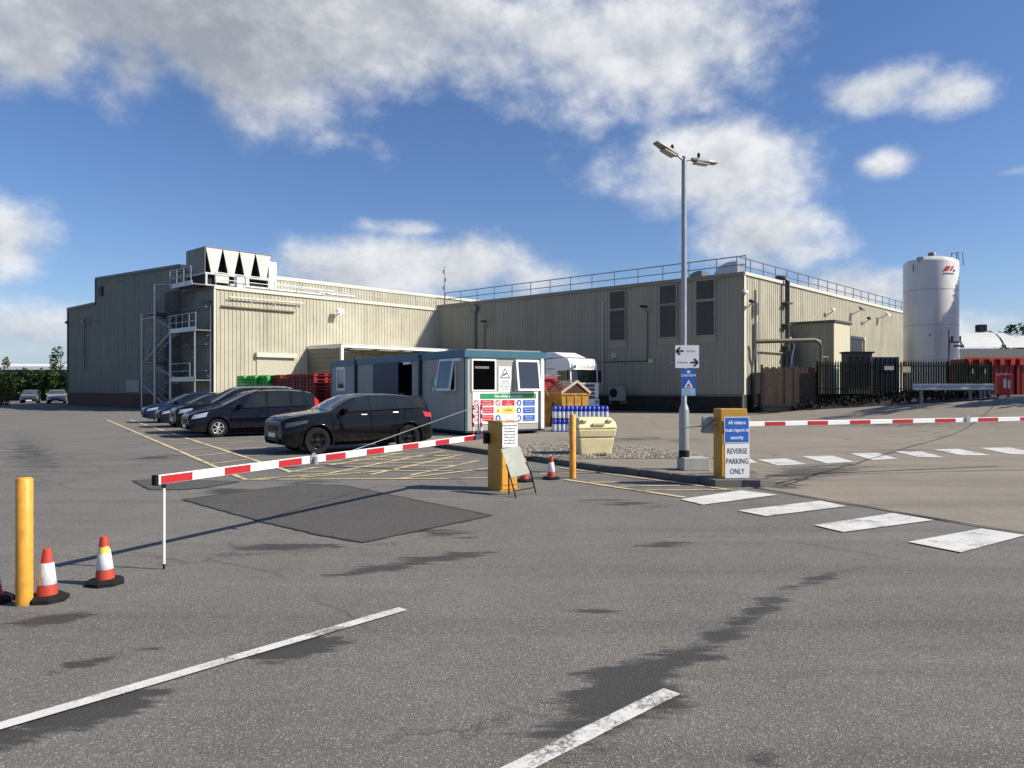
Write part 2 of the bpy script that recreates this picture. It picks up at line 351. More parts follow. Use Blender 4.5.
# ------------------------------------------------------------------ ground
A=Vector((-.534,.845,0)); B=Vector((.845,.534,0))       # car-park axes
def ground_mat(name,base,light,stains,crackc,speck=.5,big=.25,joint=False):
    m,t,b=newmat(name); p=t.node('ShaderNodeNewGeometry').outputs['Position']
    flat=t.mapv(p,sc=(1,1,0))
    big1=t.noise(flat,.30,8,.68); big2=t.noise(t.mapv(flat,rot=(0,0,R(32)),sc=(1.0,.16,1)),1.1,4,.6)
    col=t.mix(t.rng(t.math('ADD',t.math('MULTIPLY',big1,.6),t.math('MULTIPLY',big2,.4)),.36,.64),base,light)
    med=t.noise(flat,5,4,.65); col=t.mix(t.rng(med,.35,.7,0,big),col,tuple(c*.62 for c in base))
    # wheel-polished lanes and long faint smears in the directions the traffic takes
    l1=t.noise(t.mapv(flat,rot=(0,0,R(-46)),sc=(.10,1.6,1)),.9,5,.6); l2=t.noise(t.mapv(flat,rot=(0,0,R(58)),sc=(.12,1.5,1)),.8,4,.6)
    col=t.mix(t.rng(l1,.52,.68,0,.55),col,tuple(c*.62 for c in base)); col=t.mix(t.rng(l2,.55,.70,0,.45),col,tuple(min(1,c*1.18) for c in light))
    gr_=t.noise(flat,28,5,.75); col=t.mix(t.rng(gr_,.42,.62,0,.42),col,tuple(c*.52 for c in base))
    # aggregate: light and dark chips
    vo=t.node('ShaderNodeTexVoronoi'); vo.inputs['Scale'].default_value=125; t.link(flat,vo.inputs['Vector'])
    sv_=t.node('ShaderNodeSeparateColor'); t.link(vo.outputs['Color'],sv_.inputs[0])
    col=t.mix(t.rng(sv_.outputs[0],.80,.97,0,speck),col,tuple(min(1,c*2.3) for c in light))
    col=t.mix(t.rng(sv_.outputs[1],.72,.95,0,speck*1.1),col,tuple(c*.40 for c in base))
    fn=t.noise(flat,95,4,.7); col=t.mix(t.rng(fn,.38,.66,0,.6),col,tuple(c*.45 for c in base))
    mxs=None
    wob=t.math('SUBTRACT',t.noise(t.mapv(flat,rot=(0,0,R(-44)),sc=(.55,1.9,1)),2.6,10,.72),.5)
    for (x,y,ang,a,bb,st) in stains:
        v=t.mapv(p,loc=(x,y,0),rot=(0,0,ang),sc=(a,bb,1000),ty='TEXTURE')
        ln=t.node('ShaderNodeVectorMath',operation='LENGTH'); t.link(v,ln.inputs[0])
        q=t.math('MULTIPLY',t.math('SUBTRACT',1.0,ln.outputs['Value']),st)
        mxs=q if mxs is None else t.math('MAXIMUM',mxs,q)
    if mxs is not None:
        s=t.rng(t.math('ADD',mxs,t.math('MULTIPLY',wob,3.6)),.04,.46,0,.85,True)
        col=t.mix(s,col,tuple(c*.24 for c in base))
        rg=t.rng(s,0,.7,.93,.62); t.link(rg,b.inputs['Roughness'])
    else: b.inputs['Roughness'].default_value=.9
    if crackc:
        vc=t.node('ShaderNodeTexVoronoi',feature='DISTANCE_TO_EDGE'); vc.inputs['Scale'].default_value=crackc
        t.link(t.mapv(flat,loc=(3,1,0)),vc.inputs['Vector'])
        dn=t.noise(flat,1.5,5,.7)
        vec=t.node('ShaderNodeVectorMath',operation='ADD'); t.link(flat,vec.inputs[0]); 
        cmb=t.node('ShaderNodeCombineXYZ'); t.link(t.math('MULTIPLY',dn,1.2),cmb.inputs[0]); t.link(t.math('MULTIPLY',dn,-1.0),cmb.inputs[1]); t.link(cmb.outputs[0],vec.inputs[1]); t.link(vec.outputs[0],vc.inputs['Vector'])
        ck=t.math('MULTIPLY',t.rng(vc.outputs['Distance'],.0,.008,1,0),t.rng(t.noise(flat,.5,2),.45,.6,0,.6))
        col=t.mix(ck,col,tuple(c*.3 for c in base))
    t.link(col,b.inputs['Base Color']); b.inputs['Specular IOR Level'].default_value=.3
    bn=t.node('ShaderNodeBump'); bn.inputs['Strength'].default_value=.9; bn.inputs['Distance'].default_value=.006
    t.link(t.math('ADD',t.math('MULTIPLY',vo.outputs['Distance'],.6),fn),bn.inputs['Height']); t.link(bn.outputs[0],b.inputs['Normal'])
    return m
def st(px1,py1,px2,py2,wd,s=1.0):
    a=G(px1,py1); b_=G(px2,py2); c=(a+b_)/2; d=b_-a
    return (c.x,c.y,math.atan2(d.y,d.x),max(d.length/2*1.3,wd),wd*1.35,s)
STAINS=[st(545,740,690,655,.24,1.1),st(690,655,775,600,.12,.8),st(0,738,150,695,.18,1.0),st(250,655,345,638,.20,1.0),st(45,672,140,652,.09,.8),st(10,628,95,612,.12,.6),
 st(245,546,335,548,.22,.8),st(350,572,495,550,.16,.9),st(430,536,455,530,.3,.7),st(205,489,245,493,.3,.9),st(590,500,650,505,.25,.6),
 st(640,545,700,543,.1,.6),st(20,440,45,470,.5,.4),st(135,460,180,455,.6,.5),st(290,483,320,480,.3,.5),st(790,590,840,570,.12,.5),st(740,760,780,755,.05,.5),st(580,610,620,615,.08,.5)]
ASPH=ground_mat('worn_asphalt',(.178,.168,.151),(.262,.247,.222),STAINS,.22,.5,.3)
PATCH=ground_mat('fresh_asphalt',(.105,.100,.091),(.135,.128,.117),[],0,.55,.2)
CONC=ground_mat('concrete_surface',(.275,.243,.193),(.375,.332,.262),[st(770,480,850,465,.6,.8),st(560,445,700,440,.7,.5),st(760,485,800,486,.4,.9),st(870,452,960,450,.5,.4),st(820,425,960,430,1.2,.35)],.12,.35,.2)
gm=MB(); gm.poly([(-900,-300,0),(900,-300,0),(900,2500,0),(-900,2500,0)]); struct(gm.build('ground',ASPH,recalc=False))
def S(x): x=max(0,min(1,x)); return x*x*(3-2*x)
def yard_z(x,y): return 1.2*S((y-20)/18)*S((x-13)/12)
EDGE=[(3.9,12.45),(5.83,8.65),(7.2,6.1),(10.5,0),(16,-10)]
def edge_x(y):
    pts=sorted(EDGE,key=lambda p:p[1])
    if y<=pts[0][1]: return pts[0][0]
    for a,b_ in zip(pts,pts[1:]):
        if a[1]<=y<=b_[1]: return a[0]+(b_[0]-a[0])*(y-a[1])/(b_[1]-a[1])
    return 3.9-(y-12.45)*.35 if y<40 else -6-(y-40)*.6
ym=MB(); ys=[-10+ .8*i for i in range(40)]+[22+1.2*i for i in range(70)]; NX=50
for y in ys:
    x0=edge_x(y)
    for i in range(NX):
        x=x0+(i/(NX-1))**1.3*(90-x0); ym.v.append((x,y,yard_z(x,y)+.004))
for j in range(len(ys)-1):
    for i in range(NX-1):
        ym.f.append((j*NX+i,j*NX+i+1,(j+1)*NX+i+1,(j+1)*NX+i)); ym.sm.append(True)
struct(ym.build('concrete_yard',CONC))
# raised pavement with kerb
K0=Vector((-2.0,21.07,0)); far=K0+A*34
kerb=[tuple(far[:2]),(-2.0,21.07),(-.675,19.0),(.39,17.35),(1.03,16.3),(1.75,15.1),(2.41,14.33),(2.87,13.63),(3.25,13.13),(3.6,12.75),(4.1,12.62)]
pav=kerb+[(4.42,12.8),(4.5,14),(4.6,22),(4.4,40),(0,56),(-14,60)]
pm=MB(); inner=[]
pm.prism(pav,0,.10); struct(pm.build('pavement',CONC))
km=MB()
def offset_line(pts,d):
    out=[]
    for i,p in enumerate(pts):
        a=Vector(pts[max(i-1,0)]); b_=Vector(pts[min(i+1,len(pts)-1)]); q=(b_-a).normalized(); nrm=Vector((-q.y,q.x)); out.append((p[0]+nrm.x*d,p[1]+nrm.y*d))
    return out
kl=kerb[:]+[(4.42,12.8)]
def dense(pts,step):
    o=[]
    for a,b_ in zip(pts,pts[1:]):
        a=Vector(a);b_=Vector(b_);n=max(1,round((b_-a).length/step))
        for i in range(n): o.append(a+(b_-a)*i/n)
    o.append(Vector(pts[-1])); return o
kd=dense(kl,.9)
ko=offset_line([tuple(p) for p in kd],-.03); ki=offset_line([tuple(p) for p in kd],.11)
for i in range(len(kd)-1):
    g=.012; a0=Vector(ko[i]);a1=Vector(ko[i+1]);b0=Vector(ki[i]);b1=Vector(ki[i+1]); L=(a1-a0).length; k=g/max(L,.05)
    q=[a0.lerp(a1,k),a0.lerp(a1,1-k),b0.lerp(b1,1-k),b0.lerp(b1,k)]; zt=.118+random.uniform(-.003,.003)
    km.hexa([(p.x,p.y,.001) for p in q]+[(p.x,p.y,zt) for p in q])
struct(km.build('kerb',KERB,bevel=.008))
def ragged(pix,step=.12,amp=.010,seed=2):
    r_=random.Random(seed); P=[G(x,y) for x,y in pix]; out=[]
    for a,b_ in zip(P,P[1:]+P[:1]):
        n=max(1,int((b_-a).length/step)); d=(b_-a).normalized(); nn=Vector((-d.y,d.x,0))
        for i in range(n): out.append(a+(b_-a)*i/n+nn*r_.uniform(-amp,amp))
    return out
gb=MB(); tars=MB()
def patch_(pix,seed):
    P=ragged(pix,seed=seed); gb.poly([(p.x,p.y,.008) for p in P]); n=len(P)
    for i in range(n):
        a=P[i];b_=P[(i+1)%n]; c=P[(i-1)%n]; d=(b_-c).normalized(); e=(P[(i+2)%n]-a).normalized(); w1=random.uniform(.008,.03); w2=random.uniform(.008,.03)
        na=Vector((-d.y,d.x,0)); nb=Vector((-e.y,e.x,0)); tars.poly([(a.x-na.x*w1,a.y-na.y*w1,.0105),(b_.x-nb.x*w2,b_.y-nb.y*w2,.0105),(b_.x+nb.x*w2,b_.y+nb.y*w2,.0105),(a.x+na.x*w1,a.y+na.y*w1,.0105)])
def sheet(mb,pixels,z=.008,gz=0):
    mb.poly([tuple(G(x,y,gz)[:2])+(gz+z,) for x,y in pixels])
patch_([(183,500),(300,484.5),(345,486),(492,516),(362,543),(318,535),(262,522)],5); patch_([(133,481),(158,479),(205,481),(240,482),(206,488),(185,490),(150,490)],6)
struct(gb.build('asphalt_patch',PATCH,recalc=False)); struct(tars.build('patch_seam',mat('seam_tar',(.045,.043,.040),.7,var=.3,scale=20),recalc=False))
# yellow and white paint
def roadpaint(name,col,wear):
    m,t,b=newmat(name); p=t.node('ShaderNodeNewGeometry').outputs['Position']
    n=t.noise(p,48,8,.85); n2=t.noise(p,2.2,3,.6)
    f=t.rng(t.math('ADD',t.math('MULTIPLY',n,.60),t.math('MULTIPLY',n2,.40)),.49+wear,.545+wear,0,.92)
    base=t.mix(t.rng(t.noise(p,3,6,.7),.35,.7),col,tuple(c*.74 for c in col)); base=t.mix(t.rng(t.noise(p,90,3,.6),.5,.7,0,.5),base,(.14,.135,.12))
    t.link(t.mix(f,base,(.10,.097,.09)),b.inputs['Base Color']); b.inputs['Roughness'].default_value=.75; return m
WLINE=roadpaint('worn_white_line',(.74,.73,.68),.02); YLINE=roadpaint('worn_yellow_line',(.78,.63,.34),.025)
ZEB=roadpaint('worn_zebra_white',(.72,.71,.67),.04)
def stripe(mb,a,b_,wd,z=.012):
    a=Vector(a[:2]);b_=Vector(b_[:2]);n=max(2,int((b_-a).length/.25)); d=(b_-a).normalized(); nn=Vector((-d.y,d.x))
    L=[];Rr=[]
    for i in range(n+1):
        c=a.lerp(b_,i/n); L.append(c+nn*(wd/2+random.uniform(-.004,.004))); Rr.append(c-nn*(wd/2+random.uniform(-.004,.004)))
    vs=[(p.x,p.y,z) for p in L]+[(p.x,p.y,z) for p in Rr]
    mb.add(vs,[(i,i+1,n+2+i,n+1+i) for i in range(n)])
wl=MB(); stripe(wl,G(403,610),G(0,728)+(G(0,728)-G(403,610))*.3,.10); stripe(wl,G(672,693),G(522,768)+(G(525,768)-G(677,691))*1.2,.105)
struct(wl.build('lane_line',WLINE))
zb=MB()
for q in [[(680,500),(741,491),(777.5,495.5),(703,505.5)],[(738,511.4),(820.5,501.4),(846,507),(766,517)],[(814,526),(893,514),(934,521),(843,533)],[(908,543),(981,529.5),(1026,536),(961,553.5)]]:
    sheet(zb,q,.013)
for q in [[(757,460),(786.6,459),(807,464.7),(777.5,466)],[(801.5,457),(832,456),(854.5,462.5),(827,464)],[(850,454),(877,453.4),(897.6,459.3),(872.6,460.6)],[(893,451.6),(922,452),(945,458),(918,457.5)],
          [(932.5,450),(958.7,449.3),(990.5,455.7),(963,456)],[(979,448.4),(1010,448),(1042,454.5),(1012,455)],[(1028,447),(1056,446.5),(1085,452),(1060,453)]]:
    sheet(zb,q,.014)
sheet(zb,[(735,464),(750,463.5),(757,468),(742,468.5)],.115)
struct(zb.build('crossing_stripes',ZEB))
yl=MB()
a1,a2=G(107,420),G(245,480); b1,b2=G(130,420),G(290,472)
stripe(yl,a1,a2,.10); stripe(yl,b1,b2,.10)
stripe(yl,a2,G(450,479),.09,.0125); stripe(yl,b2,G(452,471),.08,.0125)
da=(a2-a1); L=da.length; s0=0
for i in range(13):      # rungs of the walkway strip
    k=.10+i*.072; p=a1.lerp(a2,k); q=b1.lerp(b2,k); stripe(yl,p,q,.085,.013)
stripe(yl,G(450,479),G(503,478),.09,.0125); stripe(yl,G(565,480),G(685,498),.10)
for (x1,y1,x2,y2) in [(287,473,403,453),(329,474,445,451),(371,475,462,455),(410,476,478,461),(300,478,398,470),(252,480,330,474),(400,479,496,468)]:
    stripe(yl,G(x1,y1),G(x2,y2),.095,.013)
for (x1,y1,x2,y2) in [(303,468,455,466),(318,464.5,462,462.5),(338,461,462,459),(365,457.5,455,456),(380,454.3,448,453.2)]:
    stripe(yl,G(x1,y1),G(x2,y2),.08,.0135)
for (x1,y1,x2,y2) in [(560,468,732,490.5),(590,482.8,645,482.6),(645,490.8,732,490.5),(540,474,600,473),(620,487,680,486)]:
    stripe(yl,G(x1,y1),G(x2,y2),.08,.013)
# bay dividers under the cars
for i in range(9):
    c=b2.lerp(b1,0)+(-A)*(-1)*(1.6+2.42*i); stripe(yl,c,c+B*4.6,.075,.0135)
struct(yl.build('yellow_markings',YLINE))
cr=MB()
def crack(pts,wd):
    for (x1,y1),(x2,y2) in zip(pts,pts[1:]):
        a=G(x1,y1);b_=G(x2,y2); n=8
        prev=None; d=(b_-a).normalized(); nn=Vector((-d.y,d.x,0))
        for i in range(n+1):
            c=a.lerp(b_,i/n)+nn*random.uniform(-.03,.03)*(0 if i in(0,n) else 1); c.z=yard_z(c.x,c.y)+.016; ww=wd*random.uniform(.5,1.3)
            if prev: cr.poly([prev[0]-nn*prev[1]/2,c-nn*ww/2,c+nn*ww/2,prev[0]+nn*prev[1]/2])
            prev=(c,ww)
crack([(785,486),(816,475),(860,463),(910,447),(1000,423.5)],.05); crack([(816,475),(1040,470)],.035); crack([(752,488),(1024,534)],.06); crack([(755,489),(816,475)],.05)
shade_mb=MB(); edge=[(748,413.2),(800,410.5),(850,407.5),(905,404.5),(960,401.5),(1000,399.0)]
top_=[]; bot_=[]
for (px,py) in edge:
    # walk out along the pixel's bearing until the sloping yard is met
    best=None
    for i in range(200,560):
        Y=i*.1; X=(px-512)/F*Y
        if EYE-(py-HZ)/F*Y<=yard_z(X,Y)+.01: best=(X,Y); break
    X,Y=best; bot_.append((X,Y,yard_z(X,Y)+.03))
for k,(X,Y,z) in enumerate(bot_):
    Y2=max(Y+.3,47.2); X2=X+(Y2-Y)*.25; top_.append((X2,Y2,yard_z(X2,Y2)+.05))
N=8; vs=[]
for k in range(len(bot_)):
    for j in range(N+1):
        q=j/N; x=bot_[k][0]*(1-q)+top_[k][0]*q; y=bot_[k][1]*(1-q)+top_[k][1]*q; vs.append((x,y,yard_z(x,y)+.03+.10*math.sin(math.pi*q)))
shade_mb.add(vs,[(k*(N+1)+j,(k+1)*(N+1)+j,(k+1)*(N+1)+j+1,k*(N+1)+j+1) for k in range(len(bot_)-1) for j in range(N)],True)
struct(shade_mb.build('shade_strip_ground',mat('shade_strip_dark',(.014,.012,.010),.95,var=.5,scale=3,fine=.4,bump=.8,bscale=20),recalc=False))  # near-black strip: deep shade below the fence, painted as ground colour
SHADE_STRIP=(bot_,top_)
struct(cr.build('expansion_joint',mat('joint_tar',(.035,.033,.03),.8)))
# gravel strip on the pavement
rnd=random.Random(3)
gp=[(498,446),(545,443),(640,446.5),(728,459),(650,458.5),(575,459),(512,456)]; gw=[G(x,y,.1) for x,y in gp]
base=MB(); base.poly([(p.x,p.y,.106) for p in gw]); struct(base.build('gravel_bed',mat('gravel_earth',(.12,.105,.085),.9,fine=.5,var=.3),recalc=False))
def inpoly(x,y,P):
    c=False
    for i in range(len(P)):
        a,b_=P[i],P[i-1]
        if (a.y>y)!=(b_.y>y) and x<(b_.x-a.x)*(y-a.y)/(b_.y-a.y)+a.x: c=not c
    return c
gs=MB()
xs=[p.x for p in gw]; yy=[p.y for p in gw]; cnt=0
while cnt<2600:
    x=rnd.uniform(min(xs),max(xs)); y=rnd.uniform(min(yy),max(yy))
    if not inpoly(x,y,gw): continue
    cnt+=1; r=rnd.uniform(.014,.034); h=r*rnd.uniform(.6,.9); z=.104; an=rnd.random()*6
    ring=[(x+r*math.cos(an+k*1.571)*rnd.uniform(.7,1.2),y+r*math.sin(an+k*1.571)*rnd.uniform(.7,1.2),z+h*.35) for k in range(4)]
    gs.add(ring+[(x,y,z+h),(x,y,z-.01)],[(0,1,4),(1,2,4),(2,3,4),(3,0,4),(1,0,5),(2,1,5),(3,2,5),(0,3,5)])
tag(gs.build('gravel',mat('gravel_stone',(.40,.36,.29),.85,var=.45,scale=30)),'pale loose gravel strewn on the pavement beside the cream grit bin','gravel',kind='stuff')

# ------------------------------------------------------------------ main buildings
U=(.677,.736); V=(.736,-.677); NS=(-.677,-.736)
Ec=(-20.8,53.0); Ic=(-6.66,68.4); Oc=(14.8,48.6)
F1=Frame(Ec,U,V); FG=Frame(Ec,(-.736,.677),NS); F2=Frame(Ic,V,NS); F3=Frame(Oc,U,V)
L1=(Vector(Ic)-Vector(Ec)).length; L2=(Vector(Oc)-Vector(Ic)).length; L3=40.0; GL=29.8
H1=8.72; H2=9.03; PZ=1.22
bf=thing('factory_building','cream metal-clad factory block with shaded grey end wall and roof plant','building',(*Ec,0),world=True)
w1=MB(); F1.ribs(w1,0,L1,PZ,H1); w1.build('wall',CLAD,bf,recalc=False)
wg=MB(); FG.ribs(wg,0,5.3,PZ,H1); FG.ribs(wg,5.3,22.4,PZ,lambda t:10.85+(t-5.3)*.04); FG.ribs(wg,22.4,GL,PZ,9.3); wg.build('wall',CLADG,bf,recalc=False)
# solid volumes behind the sheets
def vol(mb,fr,t0,t1,z0,z1,depth,o0=-.02): fr.box(mb,t0,t1,z0,z1,-depth,o0)
vm=MB(); FB=Frame(Ec,U,V)
def blk(mb,ga,gb,ua,ub,z0,z1):   # rectangle in (gable direction, U direction)
    g=Vector((-.736,.677,0)); u=Vector((.677,.736,0)); o=Vector((*Ec,0))
    q=[o+g*ga+u*ua,o+g*gb+u*ua,o+g*gb+u*ub,o+g*ga+u*ub]
    mb.hexa([p+Vector((0,0,z0)) for p in q]+[p+Vector((0,0,z1)) for p in q])
blk(vm,.02,5.3,.02,L1,0.3,H1-.03); blk(vm,5.32,22.38,.02,46,.3,10.8); blk(vm,22.4,GL-.02,.02,40,.3,9.25)
vm.build('core_wall',CLADG,bf)
tw=MB(); fT=Frame(FG.P(5.3,0)[:2],U,V); fT.ribs(tw,0,46,H1-.1,10.72,0,.3); tw.build('upper_wall',CLAD,bf,recalc=False)
rf=MB(); g=Vector((-.736,.677,0)); u=Vector((.677,.736,0)); o=Vector((*Ec,0))
def rq(ga,za,gb,zb_,ua,ub): 
    q=[o+g*ga+u*ua+Vector((0,0,za)),o+g*gb+u*ua+Vector((0,0,zb_)),o+g*gb+u*ub+Vector((0,0,zb_)),o+g*ga+u*ub+Vector((0,0,za))]
    rf.hexa([p-Vector((0,0,.12)) for p in q]+q)
rq(-.06,H1+.0,5.28,H1+.02,0,L1); rq(5.2,10.85,22.45,11.53,-.08,46); rq(22.46,9.32,GL+.1,9.32,-.08,40)
rf.build('roof',ROOFM,bf)
fl=MB(); F1.box(fl,-.02,L1,H1-.14,H1+.10,.04,.12); fT.box(fl,0,46,10.6,10.84,.05,.12); F1.box(fl,-.03,.10,PZ,H1-.15,.04,.09); fl.build('flashing',FLASH,bf)
fd=MB(); FG.box(fd,5.25,22.45,10.7,10.74,.04,.05)
for i in range(17): 
    t0=5.3+i*17.1/17; t1=t0+17.1/17; z=lambda t:10.87+(t-5.3)*.04
    fd.hexa([FG.P(t0,z(t0)-.22,.045),FG.P(t1,z(t1)-.22,.045),FG.P(t1,z(t1)-.22,.11),FG.P(t0,z(t0)-.22,.11),FG.P(t0,z(t0),.045),FG.P(t1,z(t1),.045),FG.P(t1,z(t1),.11),FG.P(t0,z(t0),.11)])
FG.box(fd,22.46,GL+.1,9.12,9.36,.045,.11); FG.box(fd,0,5.25,H1-.14,H1+.08,.045,.11); FG.box(fd,22.36,22.50,9.3,11.5,.04,.1); FG.box(fd,GL-.1,GL+.05,PZ,9.1,.045,.1); FG.box(fd,5.2,5.34,PZ,10.6,.045,.1)
fd.build('flashing',FLASHD,bf)
pl=MB(); FG.box(pl,-.02,GL,0,PZ,-.3,.03); F1.box(pl,0,L1,0,PZ,-.3,.028); pl.build('plinth',BRICK,bf)
drip=MB(); FG.box(drip,0,GL,PZ-.02,PZ+.06,.03,.09); F1.box(drip,.1,L1,PZ-.02,PZ+.06,.03,.09); drip.build('drip_flashing',FLASHD,bf)
# large door, pipe rack on the lit wall
dm=MB(); t0,t1,za,zb_=F1.pbox(dm,257,353,297,357.5,.04,.30); dm.build('door_hood',FLASH,bf)
dd=MB(); F1.ribs(dd,t0+.1,t1-.1,PZ+.05,za-.02,.07,.12,.012,.04); dd.build('sliding_door',mat('cream_door',(.50,.47,.37),.5,var=.04),bf,recalc=False)
pr=MB()
ta,zc=F1.pix(222,306,.2); tb,_=F1.pix(295,312,.2); zc2=F1.pix(295,312,.2)[1]
pr.tube([F1.P(ta,zc,.12),F1.P(tb,zc2,.12)],.07,8); pr.build('pipe',mat('brown_pipe',(.16,.11,.07),.6),bf)
pw=MB(); ta,zc=F1.pix(229,297,.25); tb,zc2=F1.pix(303,303.5,.25); pw.tube([F1.P(ta,zc,.25),F1.P(tb,zc2,.25)],.06,8)
for i in range(4):
    k=.03+i*.31; tt=ta+(tb-ta)*k; zz=zc+(zc2-zc)*k; pw.beam(F1.P(tt,zz,.25),F1.P(tt-.3,zz-.35,.04),.06)
pw.build('pipe',FLASH,bf)
# louvre vent, drain pipes on shaded wall
lv=MB()
FG.pbox(lv,158,341,168,354,.05,.09) if False else None
sp_=MB()
for (x0,y0,y1) in [(84.5,322,369)]:
    t_,z0=FG.pix(x0,y1,.1); _,z1=FG.pix(x0,y0,.1); sp_.tube([FG.P(t_,z0,.12),FG.P(t_,z1,.12)],.06,6)
t_,z1=FG.pix(211,302,.1); sp_.tube([FG.P(t_,.3,.16),FG.P(t_,z1-.3,.16),FG.P(t_+.15,z1,.16),FG.P(t_+1.6,z1+.1,.12)],.10,8)
sp_.build('downpipe',GALVD,bf)
bx=MB(); FG.pbox(bx,98.5,286.5,102,296,.04,.12); bx.build('vent',DARK,bf)
bx=MB(); FG.pbox(bx,126,380,139,392,.06,.09); bx.build('hatch',mat('hatch_grey',(.22,.23,.21),.5),bf)
def railing(fr,t0,t1,zb,off,h=1.1,step=2.0,lean=0.0,name='roof_railing',parent=None,m=GALVD,r=.028,mid=True,skipfirst=False):
    mb=MB(); n=max(1,round((t1-t0)/step))
    for i in range(n+1):
        t=t0+(t1-t0)*i/n; mb.tube([fr.P(t,zb,off+.0),fr.P(t,zb+h,off-lean)],r,6)
    mb.tube([fr.P(t0,zb+h,off-lean),fr.P(t1,zb+h,off-lean)],r*1.15,6)
    if mid: mb.tube([fr.P(t0,zb+h*.52,off-lean*.52),fr.P(t1,zb+h*.52,off-lean*.52)],r,6)
    return mb.build(name,m,parent)
railing(F1,.3,L1,H1+.08,-.3,1.0,2.3,.1,parent=bf,m=GALV)
railing(fT,6,40,10.75,-.2,1.0,2.2,.1,parent=bf,m=GALVD,r=.02) if False else None
wpipe=MB(); F1.box(wpipe,1.6,9.5,H1+.25,H1+.42,-1.1,-.7); F1.box(wpipe,2.0,2.6,H1+.05,H1+1.0,-1.0,-.5)
wpipe.tube([F1.P(9,H1+.5,-1),F1.P(12.5,H1+.5,-1)],.12,8); wpipe.tube([F1.P(5,H1+.75,-.6),F1.P(10.2,H1+.7,-.6)],.05,6); wpipe.build('roof_duct',WHITE,bf)
# chiller on roof
cf=Frame(F1.P(.25,0,-1.75)[:2],U,V)
ch=thing('roof_chiller','white rooftop chiller with four V-shaped coil banks above the factory corner','chiller',tuple(cf.P(0,H1)),world=True)
CL=5.15; CZ0=9.95; CZ1=11.75; m4=CL/4
for i in range(4):
    mb=MB(); c=i*m4
    pts=lambda off:[cf.P(c+.02,CZ1,off),cf.P(c+m4-.02,CZ1,off),cf.P(c+m4*.68,CZ0,off),cf.P(c+m4*.32,CZ0,off)]
    a_=pts(0); b_=pts(-.05); mb.hexa([a_[3],a_[2],b_[2],b_[3],a_[0],a_[1],b_[1],b_[0]]); cbk=mb.build('coil_bank',CHW,ch)
    mb=MB(); a_=pts(-.06); b_=pts(-3.0); mb.hexa([a_[3],a_[2],b_[2],b_[3],a_[0],a_[1],b_[1],b_[0]]); mb.build('coil',mat('coil_black',(.012,.012,.012),.8),cbk)
mb=MB(); cf.box(mb,.0,CL,CZ1-.005,CZ1+.06,-3.05,.03); 
mb.build('fan_deck',GALVD,ch)
mb=MB(); cf.box(mb,-.05,CL+.05,CZ0-.12,CZ0-.0,-3.05,.04); cf.box(mb,.75,1.75,9.3,CZ0-.12,-2.9,.0); cf.box(mb,.0,.12,9.1,CZ0-.12,-.1,.02); cf.box(mb,3.1,3.35,9.1,CZ0-.12,-2.9,.02); cf.box(mb,CL-.25,CL+.05,9.1,CZ0-.12,-2.9,.02); cf.box(mb,-.05,CL+.05,9.02,9.10,-.12,.04)
mb.build('base_frame',CHW,ch)
mb=MB(); cf.box(mb,.02,CL,9.12,CZ0-.14,-2.6,-.25); cf.box(mb,.3,CL-.3,CZ0,CZ1-.1,-2.8,-.6); mb.build('compressor_bay',DARK,ch)
mb=MB(); cf.box(mb,-.06,-.01,CZ0-.0,CZ1,-3.0,-.0); mb.build('end_panel',CLADG,ch)
mb=MB(); cf.box(mb,CL+.1,CL+.75,9.0,CZ1-.35,-1.2,-.5); mb.build('control_cabinet',WHITEC,ch)
mb=MB()
for t_ in(.2,2.6,5): cf.box(mb,t_,t_+.14,H1+.02,9.0,-2.9,-2.75); cf.box(mb,t_,t_+.14,H1+.02,9.0,-.3,-.15)
mb.build('support_leg',GALV,ch)
# stair tower on the shaded end wall
st_=thing('stair_tower','galvanised steel access stair tower with railed landings at the shaded end wall','stair tower',tuple(FG.P(4,0,1.2)),world=True)
def level(ta,tb,z,oa,ob,name='landing',toe=True):
    mb=MB(); FG.box(mb,ta,tb,z-.08,z,oa,ob); mb.build(name,GALVD,st_)
    if toe:
        mb=MB(); FG.box(mb,ta,tb,z-.12,z+.2,ob,ob+.03); mb.build('toe_board',GALV,st_)
def ptz(px,py,off): return FG.pix(px,py,off)
OUT=1.25
tl,zt=ptz(170,332,OUT); tr=.06; level(tr,tl,zt,.15,OUT)
r_=MB()
fr_s=Frame(FG.P(0,0)[:2],FG.u[:2],FG.n[:2])
railing(FG,tr,tl,zt,OUT,1.15,1.1,0,'guard_rail',st_,GALV,.03)
railing(Frame(FG.P(tl,0,.1)[:2],FG.n[:2],(FG.u[:2])),0,OUT-.1,zt,0,1.15,.9,0,'guard_rail',st_,GALV,.03)
tl3,z3=ptz(170,380,OUT); tr3=.06; level(tr3,tl3,z3,.15,OUT)
railing(FG,tr3+.9,tl3,z3,OUT,1.15,5,0,'guard_rail',st_,GALV,.03)
tl4,z4=ptz(170,287,1.2); tr4=.9; level(tr4,tl4,z4,.15,1.1)
railing(FG,tr4,tl4,z4,1.2,1.15,1.0,0,'guard_rail',st_,GALV,.03); 
railing(FG,tl4,tl4+1.3,z4+.25,.4,1.0,.6,0,'guard_rail',st_,GALV,.03)
tw1,zz1=ptz(155,284,OUT); mb=MB(); mb.tube([FG.P(tw1,0,OUT),FG.P(tw1,zz1,OUT)],.09,8); mb.tube([FG.P(tl-.1,0,OUT),FG.P(tl-.1,zt,OUT)],.10,8); mb.tube([FG.P(tr+.15,0,OUT),FG.P(tr+.15,zt,OUT)],.06,8)
